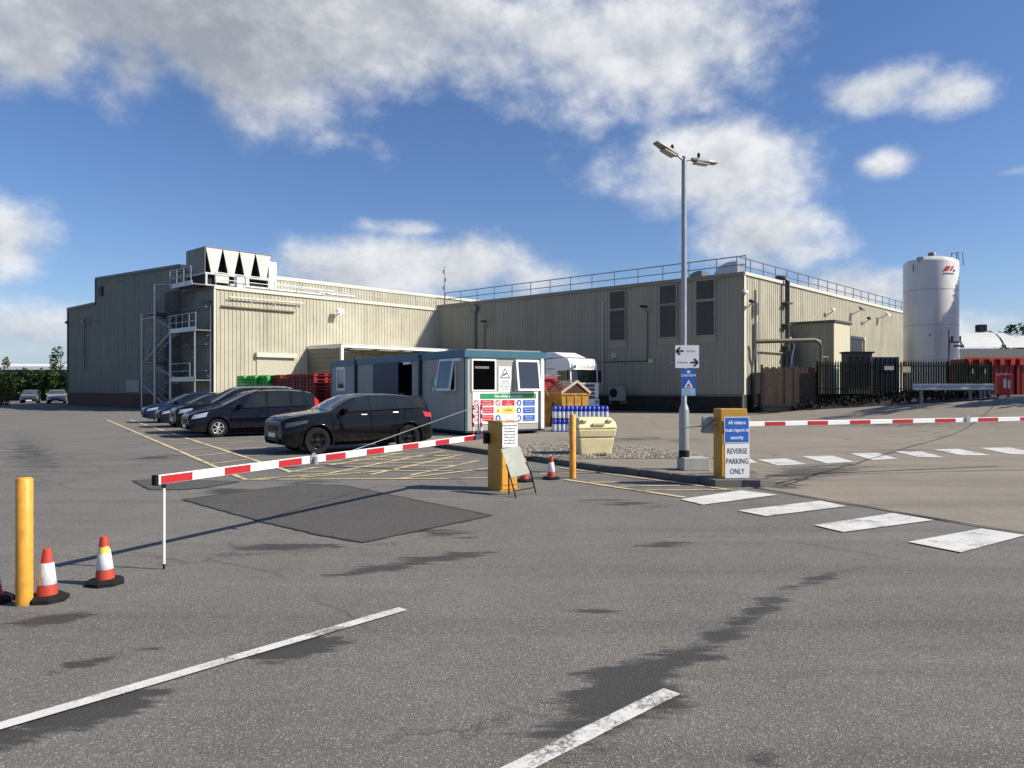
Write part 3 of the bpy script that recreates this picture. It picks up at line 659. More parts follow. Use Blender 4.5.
tw2,zz2=ptz(142,314,OUT); mb.tube([FG.P(tw2,0,OUT),FG.P(tw2,zz2,OUT)],.08,8); mb.tube([FG.P(tw2,zz2-.4,OUT),FG.P(tw1,zz2-.4,OUT)],.05,6)
mb.tube([FG.P(tw1,zz1-.1,OUT),FG.P(tw1-1.0,zz1-.1,OUT),FG.P(tw1-1.2,zz1-.1,.1)],.06,6); mb.build('post',GALV,st_)
# flights
def flight(ta,za,tb,zb,off,wd=.8):
    mb=MB(); mr=MB(); n=max(3,int(abs(zb-za)/.21))
    for o_ in(off,off+wd): 
        mb.beam(FG.P(ta,za,o_),FG.P(tb,zb,o_),.05,.22)
        mr.tube([FG.P(ta,za+1,o_),FG.P(tb,zb+1,o_)],.025,6)
        for k in range(4): 
            q=k/3; mr.tube([FG.P(ta+(tb-ta)*q,za+(zb-za)*q,o_),FG.P(ta+(tb-ta)*q,za+(zb-za)*q+1,o_)],.02,5)
    for i in range(n):
        q=(i+.5)/n; p=FG.P(ta+(tb-ta)*q,za+(zb-za)*q,off+wd/2); 
        FG.box(mb,ta+(tb-ta)*q-.12,ta+(tb-ta)*q+.12,p.z-.02,p.z+.02,off+.03,off+wd-.03)
    mb.build('stair_flight',GALVD,st_); mr.build('hand_rail',GALVD,st_)
ttmp,zq=ptz(150,362,1.2)
level(tw1-.1,tw2,zq,.2,1.2,toe=False)
railing(FG,tw1,tw2,zq,1.2,1.1,1.1,0,'guard_rail',st_,GALVD,.025)
flight(tl-.1,z3,tw2-.1,zq,.2,.5); flight(tw2-.2,zq,tl,zt,.7,.5); flight(tl,zt,tw2-.1,(zt+z4)/2,.2,.5); flight(tl-.2,0,tw2-.1,0+1.9,.7,.5)
level(tw1+.2,tw2+.0,(zt+z4)/2+.0,.2,1.1,toe=False)
for (z0_,z1_) in ((zt+.1,z4-.2),(z3+.1,zt-.3),(.4,z3-.3)):
    mb=MB(); ta_,tb_=tl-.2,tw1-.1
    n_=int((tb_-ta_)/.09)
    for i in range(n_+1): FG.box(mb,ta_+(tb_-ta_)*i/n_-.011,ta_+(tb_-ta_)*i/n_+.011,z0_,z1_,.55,.57)
    for i in range(4): FG.box(mb,ta_,tb_,z0_+(z1_-z0_)*i/3,z0_+(z1_-z0_)*i/3+.04,.571,.60)
    mb.build('mesh_screen',mat('stair_dark',(.05,.052,.05),.6),st_)
for (a_,b_,z_) in ((.1,tl,zt-1.0),(.1,tl,zt*.5),(tl,tw2,zt-2.2),(tl,tw2,zt*.42),(.1,tl,zt+1.6)):
    mb=MB(); mb.tube([FG.P(a_,z_,.5),FG.P(b_,z_,.5)],.05,6); mb.build('cross_brace',GALVD,st_)
mb=MB(); mb.beam(FG.P(.15,z3+.2,.3),FG.P(tl-.1,zt-.3,.3),.07); mb.build('diagonal_brace',GALVD,st_)
mb=MB(); mb.beam(FG.P(.15,zt-.4,.35),FG.P(tl-.1,z3+.4,.35),.07); mb.build('diagonal_brace',GALVD,st_)
# caged ladder
mb=MB()
for k in(0,.45): mb.tube([FG.P(tl+.15+k,zt,.35),FG.P(tl+.15+k,z4+1.3,.35)],.03,6)
z=zt
while z<z4+1: mb.tube([FG.P(tl+.15,z,.35),FG.P(tl+.6,z,.35)],.018,5); z+=.3
z=zt+1.6
while z<z4+1.2:
    mb.tube([FG.P(tl+.37+.42*math.cos(a),z,.35+.42+.42*math.sin(a)-.1) for a in [i*math.pi/6+math.pi*1.0 for i in range(-4,11)]],.02,5); z+=.7
mb.build('caged_ladder',GALVD,st_)
for i in range(3):
    mb=MB(); x=tl+.05+i*.42; mb.tube([FG.P(x,zt,OUT-.1),FG.P(x,zt+.9,OUT-.1),FG.P(x-.05,zt+1.15,OUT-.2),FG.P(x-.2,zt+1.2,OUT-.3)],.03,6); mb.build('hoop',GALV,st_)

# loading canopy on lit wall
cn=thing('loading_canopy','white framed loading canopy with grey side wall between the factory and the cabin','canopy',tuple(F1.P(12,0,2)),world=True)
OFF=4.5
ta,zt_=F1.pix(316,345,0.05); tb,zb2=F1.pix(341,344.5,OFF)
t2=F1.pix(316,345,.1)[0]
zc=F1.pix(341,345,OFF)[1]; tq=F1.pix(341,345,OFF)[0]
mb=MB(); fs=Frame(F1.P(tq,0,0.1)[:2],F1.n[:2],(-F1.u[:2][0],-F1.u[:2][1])); 
s=MB(); 
for i in range(12):
    zz=.3+i*(zc-.5)/12; fs.box(s,0,OFF-.3,zz,zz+(zc-.5)/12-.03,-.04,.0)
fs.box(s,0,OFF-.3,.2,zc-.2,-.08,-.04)
s.build('side_wall',CLADG,cn)
s=MB(); F1.box(s,tq,tq+13,zc-.16,zc+.04,OFF-.1,OFF+.05); F1.box(s,tq+.0,tq+.2,0,zc-.16,OFF-.15,OFF+.05); F1.box(s,tq+.0,tq+.12,zc-.16,zc+.04,.1,OFF-.1); F1.box(s,tq+12,tq+12.2,0,zc-.16,OFF-.15,OFF+.05); s.build('frame',WHITEC,cn)
s=MB(); F1.box(s,tq+.05,tq+13,zc+.05,zc+.10,.12,OFF+.08); s.build('roof_sheet',WHITE,cn)
s=MB()
for k in range(5): s.tube([F1.P(tq+1+k*2.5,zc-.2,OFF),F1.P(tq+2.2+k*2.5,zc-.2,.2)],.04,6); s.tube([F1.P(tq+.2+k*.5,zc-.45,OFF-.2-k*.3),F1.P(tq+5,zc-.7,OFF-1)],.03,5)
s.build('truss',GALVD,cn)

# ---- right block
bw=thing('warehouse_building','long cream metal-clad warehouse with roof railing and sunlit right-hand wall','building',(*Oc,0),world=True)
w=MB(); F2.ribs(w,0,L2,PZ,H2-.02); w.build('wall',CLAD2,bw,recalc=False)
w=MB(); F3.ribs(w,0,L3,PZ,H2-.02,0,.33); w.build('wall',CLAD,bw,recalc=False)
v=MB(); q=[F2.P(0,0,-.03),F2.P(L2-.03,0,-.03),F3.P(L3,0,-.03),F3.P(L3,0,-L2)]; v.hexa([p+Vector((0,0,.2)) for p in q]+[p+Vector((0,0,H2-.1)) for p in q]); v.build('roof',ROOFM,bw)
v=MB(); F2.box(v,-.05,L2+.06,H2-.2,H2+.06,.04,.13); v.build('flashing',mat('olive_flashing',(.20,.185,.14),.5),bw)
v=MB(); F3.box(v,.0,L3,H2-.14,H2+.07,.04,.12); F3.box(v,-.02,.22,PZ,H2-.15,.04,.07); v.build('flashing',FLASH,bw)
v=MB(); F2.box(v,0,L2+.02,0,PZ,-.3,.025); F3.box(v,0,L3,0,PZ,-.3,.025); v.build('plinth',PLINTH,bw)
v=MB(); F2.box(v,0,L2,PZ-.12,PZ+.03,.03,.10); v.build('drip_flashing',mat('plinth_strip',(.16,.155,.13),.7),bw)
railing(F2,.4,L2-.1,H2+.02,-.5,1.15,2.05,.0,parent=bw,m=GALVD,r=.032)
railing(F3,.1,L3-.5,H2+.02,-.5,1.1,2.0,.0,parent=bw,m=GALVD,r=.032)
for (x0,x1,ya,yb,yc,yd) in [(610,625,291.5,308.5,310.5,340),(660,676,285.5,303.5,305.5,337),(696.5,714,280.5,299,301.5,335)]:
    for (p0,p1) in ((ya,yb),(yc,yd)):
        fr=MB(); t0,t1,z0,z1=F2.pbox(MB(),x0,p0,x1,p1,.05,.1)
        for q in ((t0-.09,t1+.09,z0-.09,z0),(t0-.09,t1+.09,z1,z1+.09),(t0-.09,t0,z0,z1),(t1,t1+.09,z0,z1)): F2.box(fr,*q,.02,.13)
        f=fr.build('louvre_frame',CLAD2,bw)
        lo=MB(); F2.box(lo,t0,t1,z0,z1,.03,.045); n=int((z1-z0)/.13)
        for i in range(n):
            zz=z0+i*(z1-z0)/n; lo.hexa([F2.P(t0,zz,.11),F2.P(t1,zz,.11),F2.P(t1,zz+.02,.11),F2.P(t0,zz+.02,.11),F2.P(t0,zz+.09,.05),F2.P(t1,zz+.09,.05),F2.P(t1,zz+.11,.05),F2.P(t0,zz+.11,.05)])
        lo.build('louvre',LOUV,bw)
    pn=MB(); F2.pbox(pn,x0-2,yd+1.2,x1+2,yd+8,.04,.08); pn.build('blanking_panel',CLAD2,bw)
dp=MB()
t_,z1=F2.pix(475,306,.15); dp.tube([F2.P(t_,.2,.15),F2.P(t_,z1,.15)],.10,8); F2.box(dp,t_-.3,t_+.3,z1-.5,z1,.05,.35); dp.build('downpipe',GALVD,bw)
dp=MB(); t_,z1=F2.pix(602.5,302,.1); _,z0=F2.pix(602.5,391,.1); dp.tube([F2.P(t_,z0,.12),F2.P(t_,z1,.12)],.05,6)
dp.build('conduit',mat('pale_conduit',(.5,.5,.47),.5),bw)
dp=MB(); t_,z1=F2.pix(590,362.5,.1); t2,_=F2.pix(652,361.5,.1); dp.tube([F2.P(t_,z1,.10),F2.P(t2,z1,.10)],.035,6); t3,z3_=F2.pix(647.5,311,.1); dp.tube([F2.P(t3,z1,.10),F2.P(t3,z3_,.10)],.03,6)
t3,z3_=F2.pix(484.5,326,.1); dp.tube([F2.P(t3,2,.10),F2.P(t3,z3_,.10)],.03,6); dp.build('cable_conduit',FLASHD,bw)
for (a,b_,c,d) in [(648,359,653,363),(611,353,615.5,358)]:
    q=MB(); F2.pbox(q,a,b_,c,d,.04,.2); q.build('junction_box',mat('junction_grey',(.45,.45,.42),.5),bw)
# pipes on sunlit wall
dp=MB(); t_,z1=F3.pix(786,282,.25); dp.tube([F3.P(t_,2.2,.35),F3.P(t_,z1,.35),F3.P(t_,z1+.3,.2),F3.P(t_,z1+.35,-.4)],.17,10); dp.tube([F3.P(t_+.4,3,.25),F3.P(t_+.4,z1-1.0,.25)],.07,8)
for i in range(4): F3.box(dp,t_-.3,t_+.55,3+i*1.5,3.1+i*1.5,.04,.5)
dp.build('duct_riser',DARK if False else mat('riser_dark',(.06,.06,.06),.5,.3),bw)
dp=MB(); dp.tube([F3.P(t_+.5,5.2,.3),F3.P(t_+.75,4.6,.5),F3.P(t_+.3,3.8,.5),F3.P(t_+.3,2.0,.4)],.12,8); dp.build('lagged_pipe',mat('foil_pipe',(.55,.55,.55),.35,.6),bw)
dp=MB(); t_,z1=F3.pix(755,290,.12); dp.tube([F3.P(t_,2.0,.15),F3.P(t_,z1,.15)],.06,6); F3.box(dp,t_-.12,t_+.12,6.4,7.2,.1,.3); t2,_=F3.pix(759,278,.1); dp.tube([F3.P(t2,PZ,.1),F3.P(t2,H2-.2,.1)],.035,6)
F3.box(dp,t_-.1,t_+.15,3.3,5.9,.1,.22); dp.build('cable_tray',GALVD,bw)
dp=MB(); z_=F3.pix(755,351,.1)[1]; t0_=F3.pix(756,351,.1)[0]; t1_=F3.pix(782,351,.1)[0]
dp.tube([F3.P(t0_,z_,.12),F3.P(t1_,z_,.12)],.05,6); dp.build('wall_pipe',mat('brownish_pipe',(.25,.22,.16),.6),bw)
# rooftop cowls
for (x,y,s) in ((726,266,1.0),(695,268,.7)):
    t_,z_=F2.pix(x,y,-2.5); c=thing('roof_cowl',('grey curved extract cowl on the warehouse roof near its corner','smaller dark extract cowl on the warehouse roof behind the lamp column')[s<1],'roof cowl',tuple(F2.P(t_,H2,-2.5)),world=True,group='roof cowls on the warehouse')
    mb=MB(); pr_=[(-.9,0),(-.9,.55),(-.55,1.0),(.1,1.25),(.75,1.25),(.75,.0)]
    lo=[F2.P(t_+a*s,H2+b_*s,-2.5) for a,b_ in pr_]; hi=[F2.P(t_+a*s,H2+b_*s,-3.6) for a,b_ in pr_]; n=len(pr_)
    mb.add(lo+hi,[tuple(range(n)),tuple(reversed(range(n,2*n)))]+[(i,(i+1)%n,n+(i+1)%n,n+i) for i in range(n)]); mb.build('hood',GALV if s==1 else GALVD,c)
    mb=MB(); F2.box(mb,t_-1.0*s,t_+.85*s,H2-.05,H2+.12,-3.7,-2.4); mb.build('curb',GALVD,c)
# antenna mast
mt=thing('antenna_mast','thin radio antenna mast standing on the roof above the inner corner','antenna',(Ic[0]+.5,Ic[1]+1.0,H2),world=True)
mb=MB(); x,y=Ic[0]+.5,Ic[1]+1.0; mb.tube([(x,y,H1-.1),(x,y,12.7)],[.045,.02],6); mb.build('mast',GALVD,mt)
for k in range(3):
    mb=MB(); mb.tube([(x+(.1 if k%2 else -.1),y,10.6+k*.75),(x+(.1 if k%2 else -.1),y,10.95+k*.75)],.05,6); mb.beam((x,y,10.75+k*.75),(x+(.1 if k%2 else -.1),y,10.75+k*.75),.03); mb.build('aerial',GALVD,mt)
# wall-mounted cameras and floodlights
def cctv(fr,px,py,label,out=.6,white=False,flood=False,name=None):
    t_,z_=fr.pix(px,py,out); p=fr.P(t_,z_,out)
    o=thing('floodlight' if flood else 'security_camera',label,'floodlight' if flood else 'camera',tuple(fr.P(t_,z_-.3,0)),world=True,group='lights and cameras fixed to the building walls')
    mb=MB(); mb.tube([fr.P(t_,z_-.45,.05),fr.P(t_,z_-.2,out*.9),p],.035,6); mb.build('bracket',GALVD,o)
    mb=MB()
    if flood:
        a=[fr.P(t_-.28,z_-.05,out-.1),fr.P(t_+.28,z_-.05,out-.1),fr.P(t_+.28,z_-.28,out+.22),fr.P(t_-.28,z_-.28,out+.22)]
        mb.hexa(a+[q+Vector((0,0,.2)) for q in a]); mb.build('lamp_head',WHITE if white else GALVD,o)
    else:
        mb.beam(p-fr.u*.28,p+fr.u*.25+Vector((0,0,-.06)),.16,.16); mb.build('housing',WHITE if white else DARK,o)
cctv(F1,340,310,'white floodlight high on the sunlit factory wall above the canopy',.6,True,True)
cctv(F2,644,306,'dark security camera high on the shaded warehouse wall between the louvres',.6)
cctv(F2,484,321,'dark round security camera on the shaded warehouse wall near the inner corner',.5)
cctv(F3,745.5,291,'pale small security camera at the top edge of the warehouse corner',.3,True)
cctv(F3,752,301,'dark security camera below the warehouse corner on its sunlit side',.5)
cctv(F3,833,309,'white camera on a pole just above the small outbuilding roof',.5,True)
cctv(F3,861,308,'dark wide floodlight on the sunlit warehouse wall beside a white box',.7,False,True)
cctv(F3,869,318,'small dark camera on the sunlit warehouse wall below the floodlights',.5)
cctv(F3,887,313,'pale floodlight on the sunlit warehouse wall nearest the white tank',.7,True,True)
cctv(FG,84.5,320,'lamp on the shaded factory end wall above a thin vertical pipe',.5,False,True)
cctv(FG,66.5,322,'camera sticking out at the far left corner of the factory',.5)
# outbuilding
ob=thing('outbuilding','small flat-roofed cream outbuilding against the sunlit warehouse wall','outbuilding',(22.07,52.07,0),world=True)
FO=Frame((19.86,54.1),V,NS); FO2=Frame((22.07,52.07),U,V); HO=6.2
mb=MB(); FO.ribs(mb,0,3.0,.9,HO,0,.25,.03); mb.build('wall',CLAD2,ob,recalc=False)
mb=MB(); FO2.ribs(mb,0,3.2,.9,HO,0,.5,.01); mb.build('wall',mat('cream_panel',(.60,.565,.42),.5,var=.03),ob,recalc=False)
mb=MB(); FO2.box(mb,0.03,3.2,.2,HO-.02,-3.0,-.02); FO2.box(mb,3.2,7.4,.2,HO-.75,-3.0,-.5); mb.build('core_wall',CLAD,ob)
mb=MB(); FO.box(mb,-.0,3.1,HO-.05,HO+.12,-.1,.12); FO2.box(mb,0,3.3,HO-.02,HO+.12,-3,.1); mb.build('roof',FLASHD,ob)
mb=MB(); FO2.ribs(mb,3.25,7.2,1.0,HO-.9,-.45,.3,.02); mb.build('door',mat('grey_cream_door',(.42,.40,.33),.5),ob,recalc=False)
mb=MB(); FO2.box(mb,3.2,7.45,HO-.88,HO-.72,-.46,-.3); FO2.box(mb,7.25,7.4,1,HO-.9,-.46,-.3); mb.build('door_frame',FLASH,ob)
# overhead brown pipe and right-hand compound
pp=thing('pipe_bridge','brown overhead pipe bending down in front of the small outbuilding','pipe',(20,49,0),world=True)
def at(px,py,Y): return Vector(((px-512)/F*Y,Y,EYE+(HZ-py)/F*Y))
mb=MB(); mb.tube([at(756,341.5,49),at(815,340,49),at(819.5,342,49),at(820.5,347,49),at(820.5,398,49)],.14,8); mb.build('pipe',mat('pipe_brown',(.16,.14,.10),.6),pp)
mb=MB(); mb.tube([at(755,342,49),at(752,372,49)],.05,6); mb.tube([at(820,357,49),at(828,357,49),at(828,366,49)],.05,6); mb.build('bracket',GALVD,pp)
# retaining bank wall
rw=thing('retaining_wall','low dark retaining wall under the black palisade fence','wall',(22,47,0),world=True)
mb=MB(); mb.box((23.2,47.6,.55),(15.6,.5,1.35)); mb.build('wall_face',PLINTH,rw)
mb=MB(); mb.box((23.2,47.55,1.26),(15.8,.6,.07)); mb.build('coping',mat('coping_dark',(.05,.048,.045),.9),rw)
for i,(x0,x1,Y,n_,lb) in enumerate([(7.5,13.6,45.2+.5,3,'long low stack of dark timber sleepers lying by the shaded warehouse wall'),(14.9,21.5,45.6,2,'low row of dark timber sleepers lying right of the warehouse corner')]):
    tt=thing('sleeper_stack',lb,'timber stack',((x0+x1)/2,Y,yard_z(x0,Y)),group='timber stacks along the warehouse',world=True)
    if i==0: continue
    for k in range(n_):
        mb=MB(); 
        for j in range(3): 
            xa=x0+(x1-x0)*j/3+.05; mb.box((xa+(x1-x0)/6,Y+.15*k+random.uniform(-.05,.05),yard_z(x0+1,Y)+.16+.24*k),((x1-x0)/3-.15,.5,.2),random.uniform(-.02,.02))
        mb.build('sleeper_layer',mat('tarred_timber',(.022,.02,.018),.85,var=.4),tt)
    last=tt
for o in list(bpy.data.objects):
    if o.name.startswith('sleeper_stack') and not kids(o): bpy.data.objects.remove(o)
# wooden fence
wf=thing('wooden_fence','dark brown close-boarded wooden fence beside the warehouse corner','fence',(17,47,1.2),world=True)
mb=MB(); xa,xb=at(762,0,47).x,at(818,0,47).x; x=xa
while x<xb: 
    h=2.9+(.05 if int(x*7)%3 else -.03); mb.box((x+.07,47+random.uniform(-.01,.01),(.2+h)/2),(.13,.025,h-.2)); x+=.14
mb.build('board',WOOD,wf)
for x in (xa,(xa+xb)/2+.2,xb): 
    mb=MB(); mb.box((x,47.08,1.6),(.12,.12,3.0)); mb.build('post',WOOD,wf)
# grey cabinet left of fence
gc=thing('plant_cabinet','dark green metal cabinet in the warehouse corner shadow left of the wooden fence','cabinet',(16.2,48.3,0),world=True)
mb=MB(); mb.box((16.0,49.2,1.4),(.95,.8,2.5)); mb.build('body',mat('cabinet_green',(.05,.06,.055),.5),gc,bevel=.02); mb=MB(); mb.box((16.0,48.79,1.6),(.8,.02,1.8)); mb.build('door',mat('cabinet_door',(.06,.07,.065),.5),gc)
# palisade fence
pf=thing('palisade_fence','black steel palisade fence with pointed pales in front of the white tank','fence',(24,46.9,1.2),world=True)
xa,xb=at(818,0,46.8).x,at(992,0,46.8).x; mb=MB(); x=xa
k=0
while x<xb:
    k+=1; z0=1.28; z1=3.32; y=46.8; w_=.050
    mb.add([(x-w_,y,z0),(x,y-.02,z0),(x+w_,y,z0),(x-w_,y,z1-.12),(x,y-.02,z1),(x+w_,y,z1-.12),(x-w_,y+.012,z0),(x+w_,y+.012,z0),(x-w_,y+.012,z1-.12),(x+w_,y+.012,z1-.12),(x,y,z1)],
      [(0,1,4,3),(1,2,5,4),(6,8,10,9,7),(0,3,8,6),(2,7,9,5),(3,4,10,8),(4,5,9,10)]); x+=.155
mb.build('pale',FOREST,pf)
for z in (1.6,3.0): 
    mb=MB(); mb.box(((xa+xb)/2,46.86,z),(xb-xa,.05,.05)); mb.build('rail',FOREST,pf)
x=xa
while x<=xb+.1:
    mb=MB(); mb.box((x,46.92,2.2),(.08,.06,2.2)); mb.build('post',FOREST,pf); x+=(xb-xa)/4
for (a,b_,c,d,mm,lab) in [(884.5,366,894,370,mat('grey_sign',(.45,.45,.42),.5),'small grey notice'),(902.5,366.5,911,372.5,mat('pale_sign',(.55,.52,.35),.5),'small pale yellow notice')]:
    p0=at(a,d,46.7); p1=at(c,b_,46.7); mb=MB(); mb.box(((p0.x+p1.x)/2,46.74,(p0.z+p1.z)/2),(p1.x-p0.x,.015,p1.z-p0.z)); o=mb.build('notice_plate',mm,pf); o['label']=lab+' on the palisade fence'
# tank
TX,TY=30.3,55.0; TR=1.79
tk=thing('storage_tank','tall white cylindrical storage tank with a red logo near its top','tank',(TX,TY,1.1),world=True)
mb=MB(); mb.lathe([(TR,1.1),(TR,3.4),(TR,3.4),(TR,10.62),(TR-.03,10.70),(TR*.82,10.90),(TR*.45,11.08),(0.01,11.14)],(TX,TY,0),56); mb.build('shell',TANK,tk,sharp=60)
mb=MB()
for z in (1.2,3.6,6.1,8.6): mb.lathe([(TR+.004,z),(TR+.012,z+.02),(TR+.004,z+.04)],(TX,TY,0),56)
mb.build('weld_seam',mat('tank_seam',(.36,.36,.35),.5),tk)
mb=MB(); mb.lathe([(.0,11.42),(.24,11.42),(.27,11.38),(.27,11.0)],(TX+.05,TY-.1,0),16); mb.build('top_vent',GALVD,tk)
mb=MB(); mb.box((TX-TR*.72,TY-TR*.55,10.75),(.35,.3,.4)); mb.tube([(TX+TR*.75,TY-.3,10.6),(TX+TR*.75,TY-.3,11.35),(TX+TR*1.02,TY-.3,11.35),(TX+TR*1.02,TY-.3,10.0)],.04,6); mb.tube([(TX+TR*.75,TY-.9,10.6),(TX+TR*.75,TY-.9,11.3),(TX+TR*1.0,TY-.9,11.3),(TX+TR*1.02,TY-.9,10.4)],.04,6)
mb.box((TX-TR*.97,TY-TR*.5,10.2),(.06,.06,.5)); mb.build('top_bracket',GALVD,tk)
mb=MB(); 
for (a,z) in ((-1.15,9.9),(-.2,5.5),(-2.1,5.4)): mb.box((TX+TR*math.cos(a),TY+TR*math.sin(a),z),(.10,.10,.12))
mb.box((TX+TR+.05,TY-.4,5.2),(.15,.2,.35)); mb.build('fitting',GALVD,tk)
def onTank(name,pts,m,dr=.012):   # pts in (arc metres from front centre, z)
    mb=MB(); n=len(pts); ac=math.atan2(-TY,-TX); vs=[]
    (xa_,za_),(xb_,zb_),(xc_,zc_),(xd_,zd_)=pts; N=6; rows=[]
    for j in range(3):
        for i in range(N+1):
            u_=i/N; v_=j/2; x=(xa_*(1-u_)+xb_*u_)*(1-v_)+(xd_*(1-u_)+xc_*u_)*v_; z=(za_*(1-u_)+zb_*u_)*(1-v_)+(zd_*(1-u_)+zc_*u_)*v_
            a=ac+x/TR; vs.append((TX+(TR+dr)*math.cos(a),TY+(TR+dr)*math.sin(a),z))
    mb.add(vs,[(j*(N+1)+i,j*(N+1)+i+1,(j+1)*(N+1)+i+1,(j+1)*(N+1)+i) for j in range(2) for i in range(N)],True)
    return mb.build(name,m,tk,recalc=False)
onTank('logo',[(.78,9.86),(1.14,9.86),(1.38,10.20),(1.02,10.20)],SRED); onTank('logo',[(1.24,9.86),(1.42,9.86),(1.66,10.20),(1.48,10.20)],SRED)
for i in range(8): onTank('logo_lettering',[(.76+i*.115,9.62),(.83+i*.115,9.62),(.83+i*.115,9.73),(.76+i*.115,9.73)],mat('logo_grey',(.12,.12,.14),.5))
# lamp on pole in front of tank
lp=thing('yard_light_pole','dark slim pole with a small angled floodlight in front of the white tank','lamp',(28.6,49.5,1.2),world=True)
mb=MB(); x=at(949,0,49.5).x; mb.tube([(x,49.5,1.2),(x,49.5,at(949,329,49.5).z)],.07,8); mb.build('pole',GALVD,lp)
mb=MB(); z=at(949,343,49.5).z; mb.box((x+.35,49.4,z+.05),(.5,.3,.08)); mb.box((x+.15,49.4,z+.25),(.10,.1,.4),.3); mb.box((x+.5,49.4,z-.2),(.45,.25,.1),.4); mb.build('lamp_head',DARK,lp)
# white-roofed buildings at right
wb=thing('arched_warehouse','far warehouse with pale curved roof bays behind the red containers','building',(55,90,0),world=True)
D2=90.0
mb=MB(); xa=at(930,0,D2).x; bay=5.0; bays=6
ze=at(0,347.5,D2).z; zr=at(0,332.5,D2+7).z
for i in range(bays):
    x0=xa-1+i*bay; n=6; L_=[]; 
    for k in range(n+1):
        q=k/n; L_.append((x0+q*2.6,D2+q*7.0,ze+(zr-ze)*math.sin(q*math.pi/2)**.8))
    vs=[]
    for p in L_: vs+=[p,(p[0]+bay-.25,p[1],p[2]),]
    mb.add(vs,[(2*k,2*k+1,2*k+3,2*k+2) for k in range(n)],True)
mb.build('roof',mat('pale_roof',(.62,.62,.58),.5,var=.05,scale=.3),wb,recalc=False)
mb=MB(); mb.box((xa+bays*bay/2,D2+10,ze/2-.1),(bays*bay+4,20,ze-.1)); mb.build('wall',mat('far_grey_wall',(.22,.21,.20),.6),wb)
mb=MB()
for i in range(bays): mb.beam((xa-1.15+i*bay,D2,ze+.1),(xa-1.15+i*bay+2.6,D2+7,zr+.1),.35,.25)
mb.build('gutter',mat('gutter_dark',(.09,.09,.09),.6),wb)
mb=MB(); p=at(986,331,D2+5); mb.box((p.x,D2+6,zr+.45),(.9,1,.9)); mb.build('roof_vent',DARK,wb)
# red containers
for i in range(4):
    x0=29.0+i*3.3; Y=48.6
    t_=thing('skip_container',['red steel container nearest the white tank, partly behind the palisade fence','red steel container at the right edge of the photo, right of the wheelie bin','red steel container just beyond the right edge','farthest red steel container beyond the right edge'][i],'container',(x0+1.6,Y,1.2),group='red containers in a row',world=True)
    mb=MB(); z0,z1=1.2,3.52; n=10
    pts=[]; 
    for k in range(n):
        xx=x0+k*3.15/n; pts+=[(xx,0),(xx+.12,0),(xx+.16,.06),(xx+.28,.06)]
    pts.append((x0+3.15,0)); vs=[]
    for (xx,d) in pts: vs+=[(xx,Y+d,z0),(xx,Y+d,z1)]
    mb.add(vs,[(2*k,2*k+2,2*k+3,2*k+1) for k in range(len(pts)-1)]); mb.box((x0+1.575,Y+.9,(z0+z1)/2),(3.14,1.7,z1-z0-.01)); mb.build('body',REDC,t_)
    mb=MB(); mb.box((x0+1.575,Y-.02,z1+.02),(3.2,.14,.12)); 
    for k in range(5): mb.box((x0+.25+k*.68,Y-.06,z1-.22),(.26,.12,.36))
    mb.build('top_rail',mat('container_red_lit',(.55,.05,.035),.5),t_)  # lighter copy of the container red: sunlight painted on rail and brackets
# blue container, kiosk, barrel, green bin
bc=thing('storage_container','dark blue steel container behind the palisade fence','container',(23.8,51,1.2),world=True)
p0=at(870,357,50); p1=at(899,390,50); mb=MB(); mb.box(((p0.x+p1.x)/2,50.8,(1.2+p0.z)/2),(p1.x-p0.x,1.6,p0.z-1.2)); mb.build('body',mat('container_blue',(.007,.022,.05),.5,var=.15),bc)
mb=MB(); 
for k in range(6): mb.box((p0.x+.15+k*(p1.x-p0.x)/6,49.98,(1.3+p0.z)/2),(.08,.04,p0.z-1.4))
mb.build('rib',mat('container_blue_rib',(.005,.016,.04),.5),bc)
kc=thing('generator_cabinet','grey slatted plant cabinet with a dark top behind the palisade fence','cabinet',(21.5,49.5,1.2),world=True)
p0=at(847,353,49.5); p1=at(872,390,49.5); mb=MB(); mb.box(((p0.x+p1.x)/2,49.9,(1.2+p0.z)/2),(p1.x-p0.x,.9,p0.z-1.2)); mb.build('body',mat('gen_grey',(.09,.09,.085),.5),kc)
mb=MB(); mb.box(((p0.x+p1.x)/2,49.88,p0.z+.04),(p1.x-p0.x+.2,1.1,.1)); mb.build('top',DARK,kc); mb=MB()
for k in range(4): mb.box((p0.x+.25+k*.38,49.43,(1.5+p0.z)/2),(.2,.03,p0.z-2.0))
mb.build('vent_panel',DARK,kc)
br=thing('gas_vessel','grey-blue upright pressure vessel behind the left end of the palisade fence','vessel',(20,49.6,1.2),world=True)
p=at(833,365,49.6); mb=MB(); mb.lathe([(.38,1.2),(.38,p.z-.3),(.3,p.z-.1),(.1,p.z)],(p.x,49.6,0),16); mb.build('shell',mat('vessel_blue',(.10,.16,.18),.4),br); mb=MB(); mb.tube([(p.x,49.6,p.z-.05),(p.x,49.6,p.z+.2)],.06,8); mb.build('valve',GALVD,br)
gn=thing('green_bin','dark green steel bin at the right end of the palisade fence','bin',(29,47.6,1.2),world=True)
p0=at(966,365,47.6); p1=at(988,392,47.6)
mb=MB(); q=[(p0.x+.1,47.6),(p1.x-.1,47.6),(p1.x-.1,48.7),(p0.x+.1,48.7)]; q2=[(p0.x,47.5),(p1.x,47.5),(p1.x,48.8),(p0.x,48.8)]
